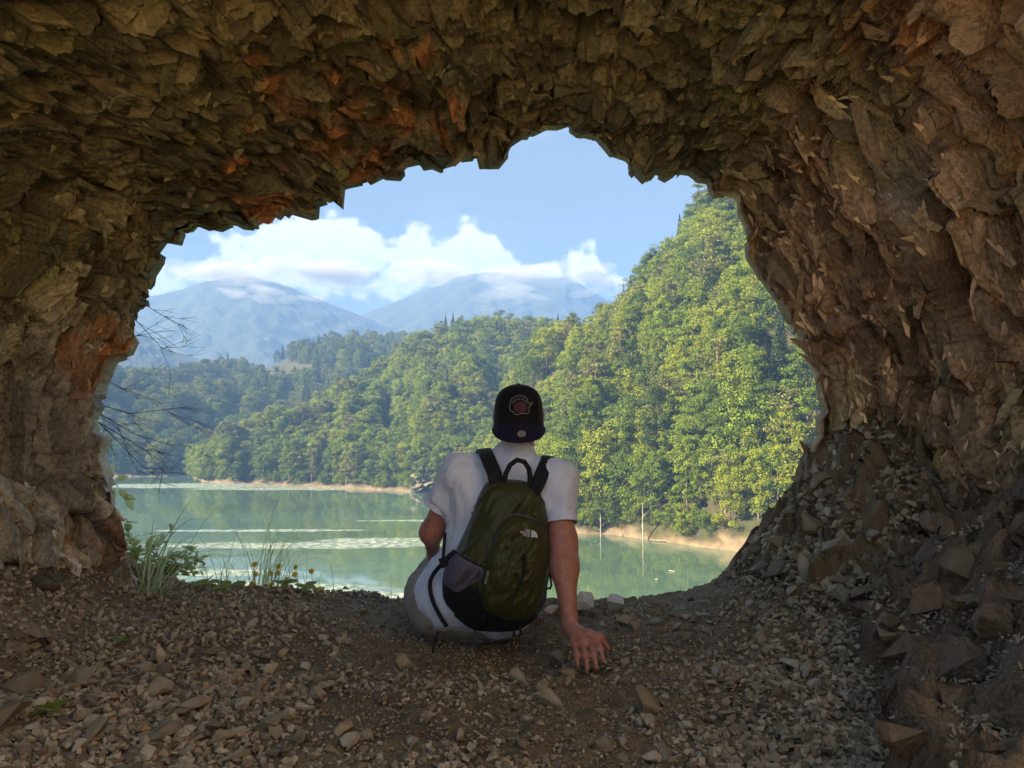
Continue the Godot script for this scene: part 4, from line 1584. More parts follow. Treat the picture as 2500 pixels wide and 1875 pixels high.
func add_sleeve(v: PackedVector3Array, nn: PackedVector3Array, ix: PackedInt32Array, path: PackedVector3Array, radii: PackedFloat32Array, d: Vector3):
	var side := d.cross(Vector3(0, 0, 1)).normalized()
	var bi := d.cross(side)
	var n := path.size()
	var m := 28
	var p := PackedVector3Array()
	for i in n:
		for k in m + 1:
			var a := TAU * k / m
			var w := 1.0 + 0.035 * sin(3.0 * a + i * 0.3) + 0.02 * sin(7.0 * a)
			p.append(path[i] + (side * cos(a) + bi * sin(a)) * radii[i] * w)
	var g := grid_mesh(n, m + 1, p, PackedColorArray(), true).surface_get_arrays(0)
	append_mesh(v, nn, ix, g[Mesh.ARRAY_VERTEX], g[Mesh.ARRAY_NORMAL], g[Mesh.ARRAY_INDEX])

# ---------------------------------------------------------------- the cap, worn backward: tall front panel, flat brim over the neck
func cap_at(a: float, h: float) -> Vector3:           # a: round the head (0 faces the camera), h: 0 rim .. 1 top
	var w := 0.0965
	var e := 0.42
	var s := pow(maxf(0.0, 1.0 - pow(h, 4.4)), e)
	var lean := 0.012 * h
	var x := sin(a)
	var z := cos(a)
	return J.cap + Vector3(x * w * s * (1.0 - 0.04 * h), h * 0.152, z * 0.104 * s + lean)

func build_cap(root: Node3D, base: Vector3):
	J.cap = W(1266, 1040, 3.20) + Vector3(0, 0.008, 0)
	var cap := Node3D.new()
	cap.name = "cap"
	root.add_child(cap)
	cap.position = -base
	cap.set_meta("label", "black flat-brimmed cap worn backward with round spiky white emblem")
	var panels := [["front_panel", -0.95, 0.95, M.cap_black, 1.012], ["side_panel", 0.93, 2.2, M.cap_side, 1.0], ["rear_panel", 2.18, 4.1, M.cap_side, 1.0], ["side_panel", 4.08, TAU - 0.93, M.cap_side, 1.0]]
	for q in panels:
		var p := PackedVector3Array()
		for i in 25:
			for j in 26:
				var c := cap_at(lerpf(q[1], q[2], i / 24.0), minf(1.0, pow(j / 25.0, 0.7)))
				p.append(J.cap + (c - J.cap) * q[4])
		obj(q[0], grid_mesh(25, 26, p, PackedColorArray(), false), q[3], cap)
	for a in [-0.94, 0.94, 0.0]:                      # seams
		var pth := PackedVector3Array()
		var rad := PackedFloat32Array()
		for j in 14:
			pth.append(J.cap + (cap_at(a, pow((j + 0.3) / 14.0, 0.7)) - J.cap) * 1.013)
			rad.append(0.0011)
		obj("seam", tube(pth, rad, 5), M.cap_side if a != 0.0 else M.cap_black, cap)
	var btn := SphereMesh.new()
	btn.radius = 0.009
	btn.height = 0.009
	btn.radial_segments = 12
	btn.rings = 6
	var b := obj("top_button", btn, M.cap_brim, cap)
	b.position = cap_at(0.0, 1.0) + Vector3(0, 0.001, 0.012)
	# brim: a curved plate, hanging down behind the neck
	var bp := PackedVector3Array()
	for lay in 2:
		for i in 29:
			var a := lerpf(-1.5, 1.5, i / 28.0)
			for j in 9:
				var f := j / 8.0
				var rim := cap_at(a, 0.02)
				var outw := Vector3(sin(a) * 0.102, 0.0, cos(a) * 0.140)
				var q: Vector3 = J.cap + Vector3(0, 0.006, 0) + Vector3(rim.x - J.cap.x, 0, rim.z - J.cap.z).lerp(outw, f)
				q.y -= 0.090 * f * (0.10 + 0.90 * pow(cos(a), 0.55)) * (1.0 - 0.18 * f)
				q += Vector3(0, -0.0035 * lay, -0.0015 * lay)
				bp.append(q)
	var bm := ArrayMesh.new()
	var g0 := grid_mesh(29, 9, bp.slice(0, 261), PackedColorArray(), true).surface_get_arrays(0)
	var g1 := grid_mesh(29, 9, bp.slice(261), PackedColorArray(), false).surface_get_arrays(0)
	bm.add_surface_from_arrays(Mesh.PRIMITIVE_TRIANGLES, g0)
	bm.add_surface_from_arrays(Mesh.PRIMITIVE_TRIANGLES, g1)
	var brim := obj("brim", bm, M.cap_brim, cap)
	brim.set_meta("label", "dark navy brim hanging over the neck with an oval sticker")
	var edge := PackedVector3Array()
	var er := PackedFloat32Array()
	for i in 29:
		edge.append(bp[i * 9 + 8])
		er.append(0.0028)
	obj("brim_edge", tube(edge, er, 6), M.cap_brim, brim)
	# oval sticker on the brim
	var st := PackedVector3Array()
	for i in 25:
		var a := TAU * i / 24.0
		for rr in [0.0, 0.55, 1.0]:
			st.append(brim_at(bp, 0.012 + cos(a) * 0.0175 * rr, 0.56 + sin(a) * 0.17 * rr))
	obj("oval_sticker", grid_mesh(25, 3, st, PackedColorArray(), true), M.sticker, brim)
	for k in 3:
		var row := PackedVector3Array()
		for i in 10:
			var x := -0.010 + 0.020 * i / 9.0
			row.append(brim_at(bp, 0.012 + x * (1.0 if k == 1 else 0.6), 0.47 + 0.09 * k) + Vector3(0, 0.0008, 0.0012))
		var rr2 := PackedFloat32Array()
		rr2.resize(10)
		rr2.fill(0.0011)
		obj("sticker_line", tube(row, rr2, 4), M.maroon, brim)
	# emblem on the front panel: a white spiky outline round a dark red field, with the team's name in an arc
	var em := Node3D.new()
	em.name = "emblem"
	cap.add_child(em)
	em.set_meta("label", "spiky white outline round a dark red field under arched lettering")
	var outl := []
	for q in [[-1.0, -0.2], [-0.92, 0.1], [-0.95, 0.35], [-0.80, 0.52], [-0.82, 0.72], [-0.62, 0.70], [-0.58, 0.90], [-0.40, 0.82], [-0.30, 1.0], [-0.15, 0.86], [0.0, 1.06], [0.14, 0.86], [0.30, 1.0], [0.38, 0.82], [0.58, 0.88], [0.60, 0.68], [0.80, 0.68], [0.78, 0.45], [0.90, 0.2], [0.92, 0.0], [1.25, 0.35], [1.16, 0.05], [0.86, -0.30], [0.95, -0.5], [0.85, -0.8], [0.6, -0.92], [0.3, -0.85], [-0.2, -1.0], [-0.5, -0.95], [-0.62, -0.7], [-0.9, -0.6]]:
		outl.append(Vector2(q[0], q[1]))
	var pl := PackedVector3Array()
	var prr := PackedFloat32Array()
	for i in outl.size() + 1:
		pl.append(emblem_at(outl[i % outl.size()], 1.034))
		prr.append(0.00105)
	obj("outline", tube(pl, prr, 4), M.thread, em)
	var fill := PackedVector3Array()
	for i in 33:
		var a := TAU * i / 32.0
		for rr in [0.03, 0.2, 0.4, 0.6, 0.8, 1.0]:
			fill.append(emblem_at(Vector2(cos(a) * 0.66 + 0.08, sin(a) * 0.56 - 0.26) * Vector2(rr, rr) + Vector2(0.08, -0.2) * (1.0 - rr), 1.030))
	obj("field", grid_mesh(33, 6, fill, PackedColorArray(), true), M.maroon, em)
	var word := "RAPTORS"
	for i in 7:
		var a := deg_to_rad(158.0 - 22.5 * i)
		var c2 := Vector2(cos(a) * 0.72, sin(a) * 0.60 + 0.02)
		var tm := TextMesh.new()
		tm.text = word[i]
		tm.font_size = 16
		tm.pixel_size = 0.00056
		tm.depth = 0.0004
		var o := obj("letter", tm, M.thread, em)
		var pos := emblem_at(c2, 1.036)
		var nr := (emblem_at(c2 + Vector2(0.1, 0), 1.02) - emblem_at(c2 - Vector2(0.1, 0), 1.02)).cross(emblem_at(c2 + Vector2(0, 0.1), 1.02) - emblem_at(c2 - Vector2(0, 0.1), 1.02)).normalized()
		var up := Vector3.UP.slerp(Vector3(cos(a), sin(a), 0).normalized(), 0.7)
		up = (up - nr * up.dot(nr)).normalized()
		o.transform = Transform3D(Basis(up.cross(nr), up, nr), pos)

func brim_at(bp: PackedVector3Array, x: float, f: float) -> Vector3:
	var i := clampf(14.0 + x / 0.104 / 1.62 * 14.0 * 1.02, 0.0, 27.99)
	var j := clampf(f * 8.0, 0.0, 7.99)
	var a := bp[int(i) * 9 + int(j)].lerp(bp[int(i) * 9 + int(j) + 1], j - int(j))
	var b := bp[(int(i) + 1) * 9 + int(j)].lerp(bp[(int(i) + 1) * 9 + int(j) + 1], j - int(j))
	return a.lerp(b, i - int(i)) + Vector3(0, 0.0015, 0.0018)

func emblem_at(q: Vector2, out: float) -> Vector3:
	var x := 0.004 + q.x * 0.0400
	var h := 0.47 + q.y * 0.034 / 0.148 * 1.05
	var c := cap_at(asin(clampf(x / 0.0965, -0.9, 0.9)), h)
	return J.cap + (c - J.cap) * Vector3(1.0, 1.0, out)

# ---------------------------------------------------------------- the backpack
# places on it are read in an enlarged view of the photograph: 0.4702 photograph pixels a unit, from (950, 900)
func B(x: float, y: float, d: float) -> Vector3:
	return W(950.0 + x * 0.4702, 900.0 + y * 0.4702, d)

func outline(pts: Array, n: int) -> PackedVector2Array:
	var c := PackedVector2Array()
	var m := pts.size()
	var per := maxi(2, n / m)
	for i in m:
		var a := Vector2(pts[(i + m - 1) % m][0], pts[(i + m - 1) % m][1])
		var b := Vector2(pts[i][0], pts[i][1])
		var d := Vector2(pts[(i + 1) % m][0], pts[(i + 1) % m][1])
		var e := Vector2(pts[(i + 2) % m][0], pts[(i + 2) % m][1])
		for k in per:
			c.append(b.cubic_interpolate(d, a, e, float(k) / per))
	return c

# depth of the pack's front at a place: leaning with the man's back
func back_d(x: float, y: float) -> float:
	return 3.075 - 0.03 * clampf((y - 580.0) / 780.0, 0.0, 1.0) - 0.00002 * (x - 600.0)

# a stuffed bag with this outline: n_r rings from the rim to the middle, raised by thick
func pillow(pts: Array, mid: Vector2, thick: float, d_of: Callable, puff: float, crease: float, salt: float) -> ArrayMesh:
	var o := outline(pts, 132)
	var n := o.size()
	var rings := 34
	var p := PackedVector3Array()
	for i in n + 1:
		var e := o[i % n]
		for j in rings + 3:
			var f := 1.0 - maxf(0.0, j - 2.0) / rings
			var q := mid.lerp(e, f)
			var h := thick * pow(maxf(0.0, 1.0 - pow(f, puff)), 0.5)
			if j == 0: h = -thick * 0.35
			if j == 1: h = -thick * 0.05
			var fold := n2.get_noise_2d(q.x * 0.0045 + q.y * 0.0035 + salt, (q.y - q.x * 0.7) * 0.0012 + salt) + 0.5 * n1.get_noise_2d((q.x + q.y * 0.5) * 0.012 + salt, (q.y - q.x) * 0.004)
			fold = 0.6 * fold + 0.9 * (0.5 - absf(fold) * 2.2)             # sharp ridges between soft hollows
			h += crease * fold * (1.0 - pow(f, 6.0))
			var dd: float = d_of.call(q.x, q.y)
			p.append(B(q.x, q.y, dd - h))
	return grid_mesh(n + 1, rings + 3, p, PackedColorArray(), true)

var PACK := [[520, 585], [465, 655], [425, 770], [345, 945], [290, 1030], [275, 1130], [290, 1215], [345, 1275], [430, 1342], [520, 1360], [645, 1358], [700, 1338], [765, 1270], [810, 1185], [832, 1050], [842, 920], [830, 800], [815, 700], [785, 640], [735, 592], [630, 575]]
var POCKET := [[545, 870], [580, 800], [640, 762], [720, 776], [790, 812], [832, 880], [845, 980], [832, 1060], [800, 1200], [756, 1276], [695, 1308], [620, 1310], [540, 1284], [488, 1240], [476, 1150], [500, 1010], [534, 930]]

# 0 in the middle of an outline, 1 on it
func radial(o: PackedVector2Array, mid: Vector2, q: Vector2) -> float:
	var d := q - mid
	var l := d.length()
	if l < 0.5: return 0.0
	d /= l
	for i in o.size():
		var a := o[i] - mid
		var b := o[(i + 1) % o.size()] - mid
		var e := b - a
		var den := d.cross(e)
		if absf(den) < 1e-6: continue
		var t := a.cross(e) / den
		var u := a.cross(d) / den
		if t > 0.0 and u >= 0.0 and u <= 1.0: return l / t
	return 1.0

var pack_o := PackedVector2Array()
var pocket_o := PackedVector2Array()
func front_d(x: float, y: float) -> float:             # the front of the main bag
	if pack_o.is_empty():
		pack_o = outline(PACK, 96)
		pocket_o = outline(POCKET, 96)
	var f := minf(1.0, radial(pack_o, Vector2(590, 985), Vector2(x, y)))
	return back_d(x, y) - 0.135 * pow(maxf(0.0, 1.0 - pow(f, 3.2)), 0.5)

func pocket_d(x: float, y: float) -> float:            # the front of the pocket on it
	var d := front_d(x, y)
	var f := minf(1.0, radial(pocket_o, Vector2(660, 1045), Vector2(x, y)))
	return d - 0.060 * pow(maxf(0.0, 1.0 - pow(f, 3.6)), 0.5)

func build_backpack():
	var base: Vector3 = B(560, 1355, 3.0)
	var root := thing("backpack", "olive green backpack with black base and straps, worn on the man's back", "backpack", base)
	var put := func(called: String, m: Mesh, material: Material, parent: Node3D = root) -> MeshInstance3D:
		var o := obj(called, m, material, parent)
		if parent == root: o.position = -base
		return o
	put.call("main_compartment", pillow(PACK, Vector2(590, 985), 0.135, back_d, 3.2, 0.018, 2.0), M.olive)
	var pocket: MeshInstance3D = put.call("front_pocket", pillow(POCKET, Vector2(660, 1045), 0.060, front_d, 3.6, 0.015, 9.0), M.olive)
	# black lower part of the bag, below the pocket and at its left
	put.call("base_panel", pillow([[278, 1128], [300, 1060], [400, 1080], [475, 1110], [480, 1180], [500, 1250], [560, 1300], [640, 1318], [720, 1310], [775, 1275], [745, 1310], [700, 1344], [640, 1364], [520, 1366], [425, 1350], [340, 1285], [284, 1218]], Vector2(400, 1215), 0.012, func(x, y): return front_d(x, y) + 0.004, 4.0, 0.003, 4.0), M.black_cloth)
	# mesh bottle pocket, with an elastic top
	var mp := [[335, 950], [400, 990], [487, 1032], [486, 1090], [420, 1128], [350, 1166], [300, 1130], [284, 1100], [298, 1020]]
	var mesh_pocket: MeshInstance3D = put.call("mesh_pocket", pillow(mp, Vector2(385, 1060), 0.016, func(x, y): return front_d(x, y) - 0.002, 3.0, 0.006, 12.0), M.mesh_cloth)
	var el := PackedVector3Array()
	for q in [[333, 946], [365, 968], [400, 988], [445, 1012], [488, 1030]]:
		el.append(B(q[0], q[1], front_d(q[0], q[1]) - 0.010))
	obj("elastic_edge", tube(el, PackedFloat32Array([0.003, 0.003, 0.003, 0.003, 0.003]), 6), M.strap, mesh_pocket)
	for k in 9:                                        # the weave of the mesh
		for w in 2:
			var th := PackedVector3Array()
			var tr := PackedFloat32Array()
			for i in 7:
				var u := (k + 1) / 10.0
				var v := i / 6.0
				if w == 1:
					u = i / 6.0
					v = (k + 1) / 10.0
				var q := Vector2(300, 1035).lerp(Vector2(478, 1050), u).lerp(Vector2(335, 1140).lerp(Vector2(470, 1092), u), v)
				if w == 0: q = Vector2(320, 985).lerp(Vector2(480, 1040), u).lerp(Vector2(310, 1120).lerp(Vector2(470, 1092), u), v)
				th.append(B(q.x, q.y, front_d(q.x, q.y) - 0.0175))
				tr.append(0.0009)
			obj("mesh_thread", tube(th, tr, 4), M.zip, mesh_pocket)
	# right mesh pocket seen edge on
	put.call("mesh_pocket", pillow([[835, 1060], [822, 1130], [815, 1200], [785, 1260], [770, 1275], [790, 1190], [808, 1120]], Vector2(803, 1180), 0.02, func(x, y): return front_d(x, y), 3.0, 0.0, 3.0), M.mesh_cloth)
	# zips
	for q in [[[[536, 950], [545, 868], [580, 800], [640, 758], [720, 772], [790, 808], [834, 876], [848, 980], [836, 1060], [815, 1140]], 0.006, root], [[[450, 760], [470, 690], [530, 610], [640, 590], [740, 605], [800, 690], [822, 800]], 0.004, root]]:
		var c := outline(q[0], q[0].size() * 5).slice(0, (q[0].size() - 1) * 5 + 1)
		var p := PackedVector3Array()
		var r := PackedFloat32Array()
		for e in c:
			p.append(B(e.x, e.y, front_d(e.x, e.y) - 0.004))
			r.append(q[1] * 0.75)
		put.call("zip", tube(p, r, 6), M.zip)
	# the folded crease across the top of the bag, and seams of the pocket
	for q in [[[620, 640], [680, 700], [740, 750], [800, 800]], [[660, 790], [655, 880], [668, 960], [680, 1060]], [[760, 800], [775, 900], [770, 960]]]:
		var p := PackedVector3Array()
		var r := PackedFloat32Array()
		for e in outline(q, q.size() * 4).slice(0, (q.size() - 1) * 4 + 1):
			var inside: bool = e.y > 770.0
			p.append(B(e.x, e.y, pocket_d(e.x, e.y) - 0.003))
			r.append(0.0022)
		put.call("seam", tube(p, r, 5), M.olive)
	# a vertical pocket zip with its cord
	var cord := PackedVector3Array()
	for q in [[700, 960], [704, 1010], [700, 1060], [672, 1130], [640, 1210]]:
		cord.append(B(q[0], q[1], pocket_d(q[0], q[1]) - 0.006))
	obj("zip_pull", tube(cord, PackedFloat32Array([0.007, 0.0075, 0.0065, 0.003, 0.0025]), 6), M.strap, pocket)
	# shoulder straps: padded bands from the top of the bag over both shoulders
	var straps := [[[[560, 600, 3.02], [545, 540, 3.035], [520, 480, 3.075], [500, 436, 3.135], [492, 422, 3.20], [486, 440, 3.27], [480, 520, 3.32]], 0.028], [[[752, 640, 3.02], [775, 590, 3.02], [800, 530, 3.045], [822, 475, 3.095], [828, 460, 3.15], [832, 480, 3.22], [830, 560, 3.27]], 0.027]]
	for q in straps:
		var path := []
		var ac := []
		var side := -1.0 if q == straps[0] else 1.0
		for e in q[0]:
			path.append(B(e[0], e[1], e[2]))
		for i in path.size():
			var dir: Vector3 = (path[mini(i + 1, path.size() - 1)] - path[maxi(i - 1, 0)]).normalized()
			var up := Vector3(0, 0.7, 0.7) if i < 5 else Vector3(0, 0.5, -1)
			ac.append(dir.cross(up).normalized() * q[1])
		put.call("shoulder_strap", soft_band(path, ac, 0.013, Vector3(0, 0.7, 0.7)), M.strap)
	# haul loop between them
	var lp := PackedVector3Array()
	var lr := PackedFloat32Array()
	for q in [[598, 590], [606, 545], [628, 500], [664, 474], [702, 484], [726, 520], [732, 560], [730, 595]]:
		lp.append(B(q[0], q[1], 3.01))
		lr.append(0.0095)
	put.call("haul_loop", tube(lp, lr, 8), M.strap)
	# lower webbing: from the bag round the man's left flank, and the loose ends
	for q in [[[[290, 850, 3.08], [285, 930, 3.08], [278, 1000, 3.03]], 0.006], [[[290, 1000, 3.02], [235, 1060, 3.06], [212, 1120, 3.055], [225, 1200, 3.035], [262, 1280, 3.03], [300, 1340, 3.03]], 0.008], [[[345, 945, 3.02], [300, 985, 3.02], [270, 1030, 3.04]], 0.009], [[[500, 1275, 2.94], [480, 1320, 2.95], [440, 1358, 2.99]], 0.007]]:
		var path := []
		var ac := []
		for e in q[0]: path.append(B(e[0], e[1], e[2]))
		for i in path.size():
			var dir: Vector3 = (path[mini(i + 1, path.size() - 1)] - path[maxi(i - 1, 0)]).normalized()
			ac.append(dir.cross(Vector3(0, 0, 1)).normalized() * q[1])
		put.call("webbing_strap", soft_band(path, ac, 0.003, Vector3(0, 0, 1)), M.strap)
	var bk := BoxMesh.new()
	bk.size = Vector3(0.030, 0.036, 0.010)
	var bu: MeshInstance3D = put.call("strap_buckle", bk, M.strap)
	bu.position = B(285, 1005, 3.02) - base
	bu.rotation.z = 0.4
	for q in [[[255, 1365, 2.95], [232, 1420, 2.92], [228, 1475, 2.90]], [[650, 1350, 2.93], [648, 1385, 2.91], [662, 1392, 2.90]], [[680, 1345, 2.93], [684, 1370, 2.91], [676, 1390, 2.90]]]:
		var p := PackedVector3Array()
		for e in q:
			var w := B(e[0], e[1], e[2])
			w.y = maxf(w.y, floor_y(w.x, w.z) + 0.012)
			p.append(w)
		put.call("loose_strap", tube(p, PackedFloat32Array([0.005, 0.005, 0.004]), 5), M.strap)
	# printed logo on the pocket: three lines of letters and a quarter dome with curved bands
	var logo := Node3D.new()
	logo.name = "logo"
	pocket.add_child(logo)
	var lc := B(733, 856, pocket_d(733, 856) - 0.006)
	logo.transform = Transform3D(Basis(Vector3(0, 0, 1), -0.16) * Basis(Vector3.UP, 0.12) * Basis(Vector3.RIGHT, -0.30), lc)
	var words := ["THE", "NORTH", "FACE"]
	for i in 3:
		var tm := TextMesh.new()
		tm.text = words[i]
		tm.font_size = 16
		tm.pixel_size = 0.00062
		tm.depth = 0.0012
		tm.horizontal_alignment = HORIZONTAL_ALIGNMENT_RIGHT
		var o := obj("word", tm, M.white_print, logo)
		o.position = Vector3(-0.001, 0.0088 - 0.0084 * i, 0.002)
	for k in 3:
		var p := PackedVector3Array()
		var r0 := 0.0235 - 0.0082 * k
		var r1 := r0 - 0.0062
		for i in 13:
			var a := PI * 0.5 * i / 12.0
			for rr in [r0, r1]:
				p.append(Vector3(0.003 + sin(a) * rr, -0.0118 + cos(a) * rr, 0.003))
		obj("dome_band", grid_mesh(13, 2, p, PackedColorArray(), true), M.white_print, logo)
	var tm2 := TextMesh.new()
	tm2.text = "VECTOR"
	tm2.font_size = 16
	tm2.pixel_size = 0.00075
	tm2.depth = 0.001
	var side_word: MeshInstance3D = obj("side_word", tm2, M.thread, pocket)
	side_word.transform = Transform3D(Basis(Vector3(0, 0, 1), deg_to_rad(76.0)) * Basis(Vector3.RIGHT, 0.35), B(506, 1085, pocket_d(506, 1085) - 0.008))

# a band with rounded edges
func soft_band(path: Array, across: Array, thick: float, lift: Vector3) -> ArrayMesh:
	var c := Curve3D.new()
	for q in path: c.add_point(q)
	var p := PackedVector3Array()
	var n := path.size()
	var m := (n - 1) * 5 + 1
	for i in m:
		var f := i / 5.0
		var a := int(minf(f, n - 1.001))
		var k := f - a
		var q: Vector3 = path[a].cubic_interpolate(path[mini(a + 1, n - 1)], path[maxi(a - 1, 0)], path[mini(a + 2, n - 1)], k)
		var w: Vector3 = across[a].lerp(across[mini(a + 1, n - 1)], k)
		var nxt: Vector3 = path[a].cubic_interpolate(path[mini(a + 1, n - 1)], path[maxi(a - 1, 0)], path[mini(a + 2, n - 1)], minf(k + 0.05, 1.0)) - q
		var l := w.cross(nxt).normalized()
		if l.length() < 0.5: l = lift.normalized()
		if l.dot(lift) < 0.0 and f < 3.0: l = -l
		l *= thick * 0.5
		for s in 13:
			var t := TAU * s / 12.0
			p.append(q + w * signf(cos(t)) * pow(absf(cos(t)), 0.5) + l * signf(sin(t)) * pow(absf(sin(t)), 0.5))
	return grid_mesh(m, 13, p)

# ---------------------------------------------------------------- loose stones
func floor_hit(px: float, py: float) -> Vector3:        # the point of the floor seen there
	var v := W(px, py, 1.0) - cam_pos
	var d := 1.2
	while d < 4.4:
		var p := cam_pos + v * d
		if p.y < floor_y(p.x, p.z): return p
		d += 0.01
	var e := cam_pos + v * 3.85
	e.y = floor_y(e.x, e.z)
	return e

func crowd(x: float, z: float) -> float:                # how thick the rubble lies: bare trodden soil in the middle
	var m := 0.28 + 0.8 * n3.get_noise_2d(x * 1.3 + 3.0, z * 1.3)
	m += 0.75 * smoothstep(-0.35, -1.0, x) + 0.65 * smoothstep(0.1, 0.7, x) * smoothstep(-3.3, -2.4, z) + 0.25 * smoothstep(0.5, 1.2, x)
	m += 0.3 * smoothstep(-2.3, -1.8, z)
	if x > 1.0 and z < -3.1: m = 1.0
	if z > -3.05 and x > ledge_x(z): m = 0.40
	return clampf(m, 0.06, 1.0)

func build_stones():
	var shapes := []
	for k in 14:
		shapes.append(stone_mesh(700 + k, [Vector3(1, 0.62, 0.8), Vector3(1, 0.42, 0.75), Vector3(0.9, 0.75, 0.7), Vector3(1, 0.5, 0.55)][k % 4], 9 + k % 4))
	var r := RandomNumberGenerator.new()
	r.seed = 2024
	# the ones that stand out: [pixel x, pixel y, size, shape, tone, label]
	var big := [
		[1500, 1496, 0.15, 2, 9, "squarish white block balanced on the edge right of the man's arm"], [1418, 1494, 0.20, 0, 9, "large pale stone on the edge directly behind the man's right arm"],
		[1345, 1502, 0.11, 1, 9, "pale stone on the edge between the backpack and the man's arm"], [1450, 1508, 0.085, 2, 4, "dark grey stone on the edge, below the large pale one"],
		[1585, 1742, 0.125, 2, 3, "upright blocky brown stone in the right foreground rubble"], [1268, 1672, 0.105, 0, 0, "rounded tan stone on the bare soil below the backpack"],
		[1352, 1730, 0.11, 0, 0, "tan faceted stone in the centre of the lower foreground"], [1325, 1692, 0.075, 3, 2, "thin upright pale stone between two tan stones in the foreground"],
		[1360, 1622, 0.11, 0, 3, "brown stone half buried just below the man's hand"], [1385, 1652, 0.10, 1, 3, "dark flat stone leaning below the man's fingers"],
		[255, 1820, 0.14, 0, 1, "largest brown block in the lower left rubble"], [395, 1805, 0.13, 1, 1, "brown angular block right of the largest one, lower left"],
		[470, 1735, 0.13, 1, 0, "wide flat stone in the middle of the left rubble"], [380, 1702, 0.14, 3, 0, "long grey-brown slab across the left rubble"],
		[205, 1675, 0.125, 0, 1, "dark rounded boulder near the left wall's foot"], [388, 1622, 0.085, 3, 2, "pointed pale stone standing upright in the left rubble"],
		[655, 1650, 0.10, 1, 2, "pale flat-faced stone at the right border of the left rubble"], [630, 1695, 0.12, 3, 0, "long flat stone lying at the edge of the bare soil"],
		[600, 1735, 0.075, 2, 2, "small pale cube-like stone in the left rubble"], [790, 1568, 0.07, 1, 2, "pale flat stone alone on the soil left of the man"],
		[985, 1630, 0.085, 2, 0, "two-faced tan stone alone on the bare soil in the middle"], [1525, 1530, 0.12, 1, 0, "broad flat tan stone behind the man's hand near the edge"],
		[1930, 1640, 0.09, 0, 2, "pale domed stone in the rubble at the right"], [1965, 1655, 0.09, 3, 2, "upright pale splinter in the rubble at the right"],
		[1855, 1580, 0.085, 3, 0, "small upright tan stone at the foot of the right rubble heap"], [2045, 1360, 0.24, 3, 0, "large leaning tan slab in the right rubble heap"],
		[1985, 1300, 0.20, 2, 3, "blocky brown stone high in the right rubble heap"], [1900, 1340, 0.17, 0, 3, "brown stone on the lake side of the right rubble heap"],
		[1960, 1420, 0.15, 3, 2, "pale upright shard at the foot of the right rubble heap"], [1850, 1405, 0.15, 2, 4, "dark stone at the lowest outer corner of the right heap"],
		[2010, 1200, 0.17, 0, 3, "brown stone on top of the right rubble heap"], [1930, 1265, 0.13, 1, 1, "flat brown stone on the outer side of the heap's top"],
		[30, 1790, 0.20, 1, 4, "dark flat boulder cut off by the lower left corner"], [60, 1700, 0.16, 3, 4, "dark layered slab above the corner boulder at the left"],
		[2180, 1560, 0.20, 3, 3, "leaning reddish brown slab at the right wall's foot"], [2360, 1400, 0.22, 0, 4, "dark block on the ledge at the right border"]]
	for q in big:
		var p := floor_hit(q[0], q[1])
		var o := obj("stone", shapes[q[3]], M.white_stone if q[4] == 9 else M.stones[q[4]])
		o.mesh = shapes[(q[3] + 4 * (int(q[0]) % 3)) % 14]
		var up: bool = "upright" in q[5]
		o.transform = Transform3D(Basis(Vector3.UP, r.randf() * TAU) * Basis(Vector3(0, 0, 1), 1.4 if up else r.randf_range(-0.3, 0.3)), p + Vector3(0, q[2] * (0.22 if not up else 0.32), 0))
		o.scale = Vector3.ONE * q[2] * (1.0 if not up else 1.1)
		tag(o, q[5], "stone")
	# stones one can still pick out, by where they lie
	var zones := [
		["in the lower left rubble", "stones of the lower left rubble", 60, 900, 1560, 1870, 120, 0.042, 0.09],
		["in the lower right rubble", "stones of the lower right rubble", 1450, 2080, 1560, 1870, 75, 0.038, 0.075],
		["on the sill left of the man", "stones on the left part of the sill", 320, 960, 1500, 1560, 22, 0.04, 0.07],
		["on the sill right of the man", "stones on the right part of the sill", 1440, 1880, 1470, 1560, 26, 0.045, 0.075],
		["in the right rubble heap", "stones of the right rubble heap", 1850, 2140, 1200, 1480, 34, 0.07, 0.14],
		["on the bare soil in front", "scattered stones on the bare soil", 900, 1450, 1600, 1860, 16, 0.035, 0.06]]
	for q in zones:
		for k in q[6]:
			var p := floor_hit(r.randf_range(q[2], q[3]), r.randf_range(q[4], q[5]))
			var size := r.randf_range(q[7], q[8])
			var o := obj("stone", shapes[r.randi() % 14], M.stones[r.randi() % 6])
			o.transform = Transform3D(Basis(Vector3.UP, r.randf() * TAU) * Basis(Vector3(1, 0, 0), r.randf_range(-0.5, 0.5)) * Basis(Vector3(0, 0, 1), r.randf_range(-0.5, 0.5)), p + Vector3(0, size * r.randf_range(0.12, 0.28), 0))
			o.scale = Vector3(1, r.randf_range(0.8, 1.1), r.randf_range(0.8, 1.0)) * size
			var tone: String = ["tan", "brown", "pale", "ochre", "dark", "light grey"][M.stones.find(o.material_override)]
			var form: String = ["blocky", "flat", "chunky", "long"][shapes.find(o.mesh) % 4]
			var big_one := "large" if size > lerpf(q[7], q[8], 0.66) else ("small" if size < lerpf(q[7], q[8], 0.33) else "middling")
			var px := pixel_of(p)
			var row := "front" if px.y > lerpf(q[4], q[5], 0.66) else ("back" if px.y < lerpf(q[4], q[5], 0.33) else "centre")
			var colm := "right side" if px.x > lerpf(q[2], q[3], 0.66) else ("left side" if px.x < lerpf(q[2], q[3], 0.33) else "middle")
			tag(o, "%s %s %s stone %s, %s %s" % [big_one, tone, form, q[0], colm, row], "stone", q[1])
	# everything smaller: one layer of gravel
	var root := thing("gravel", "small grey-brown gravel and chips covering the cave floor", "gravel")
	root.set_meta("kind", "stuff")
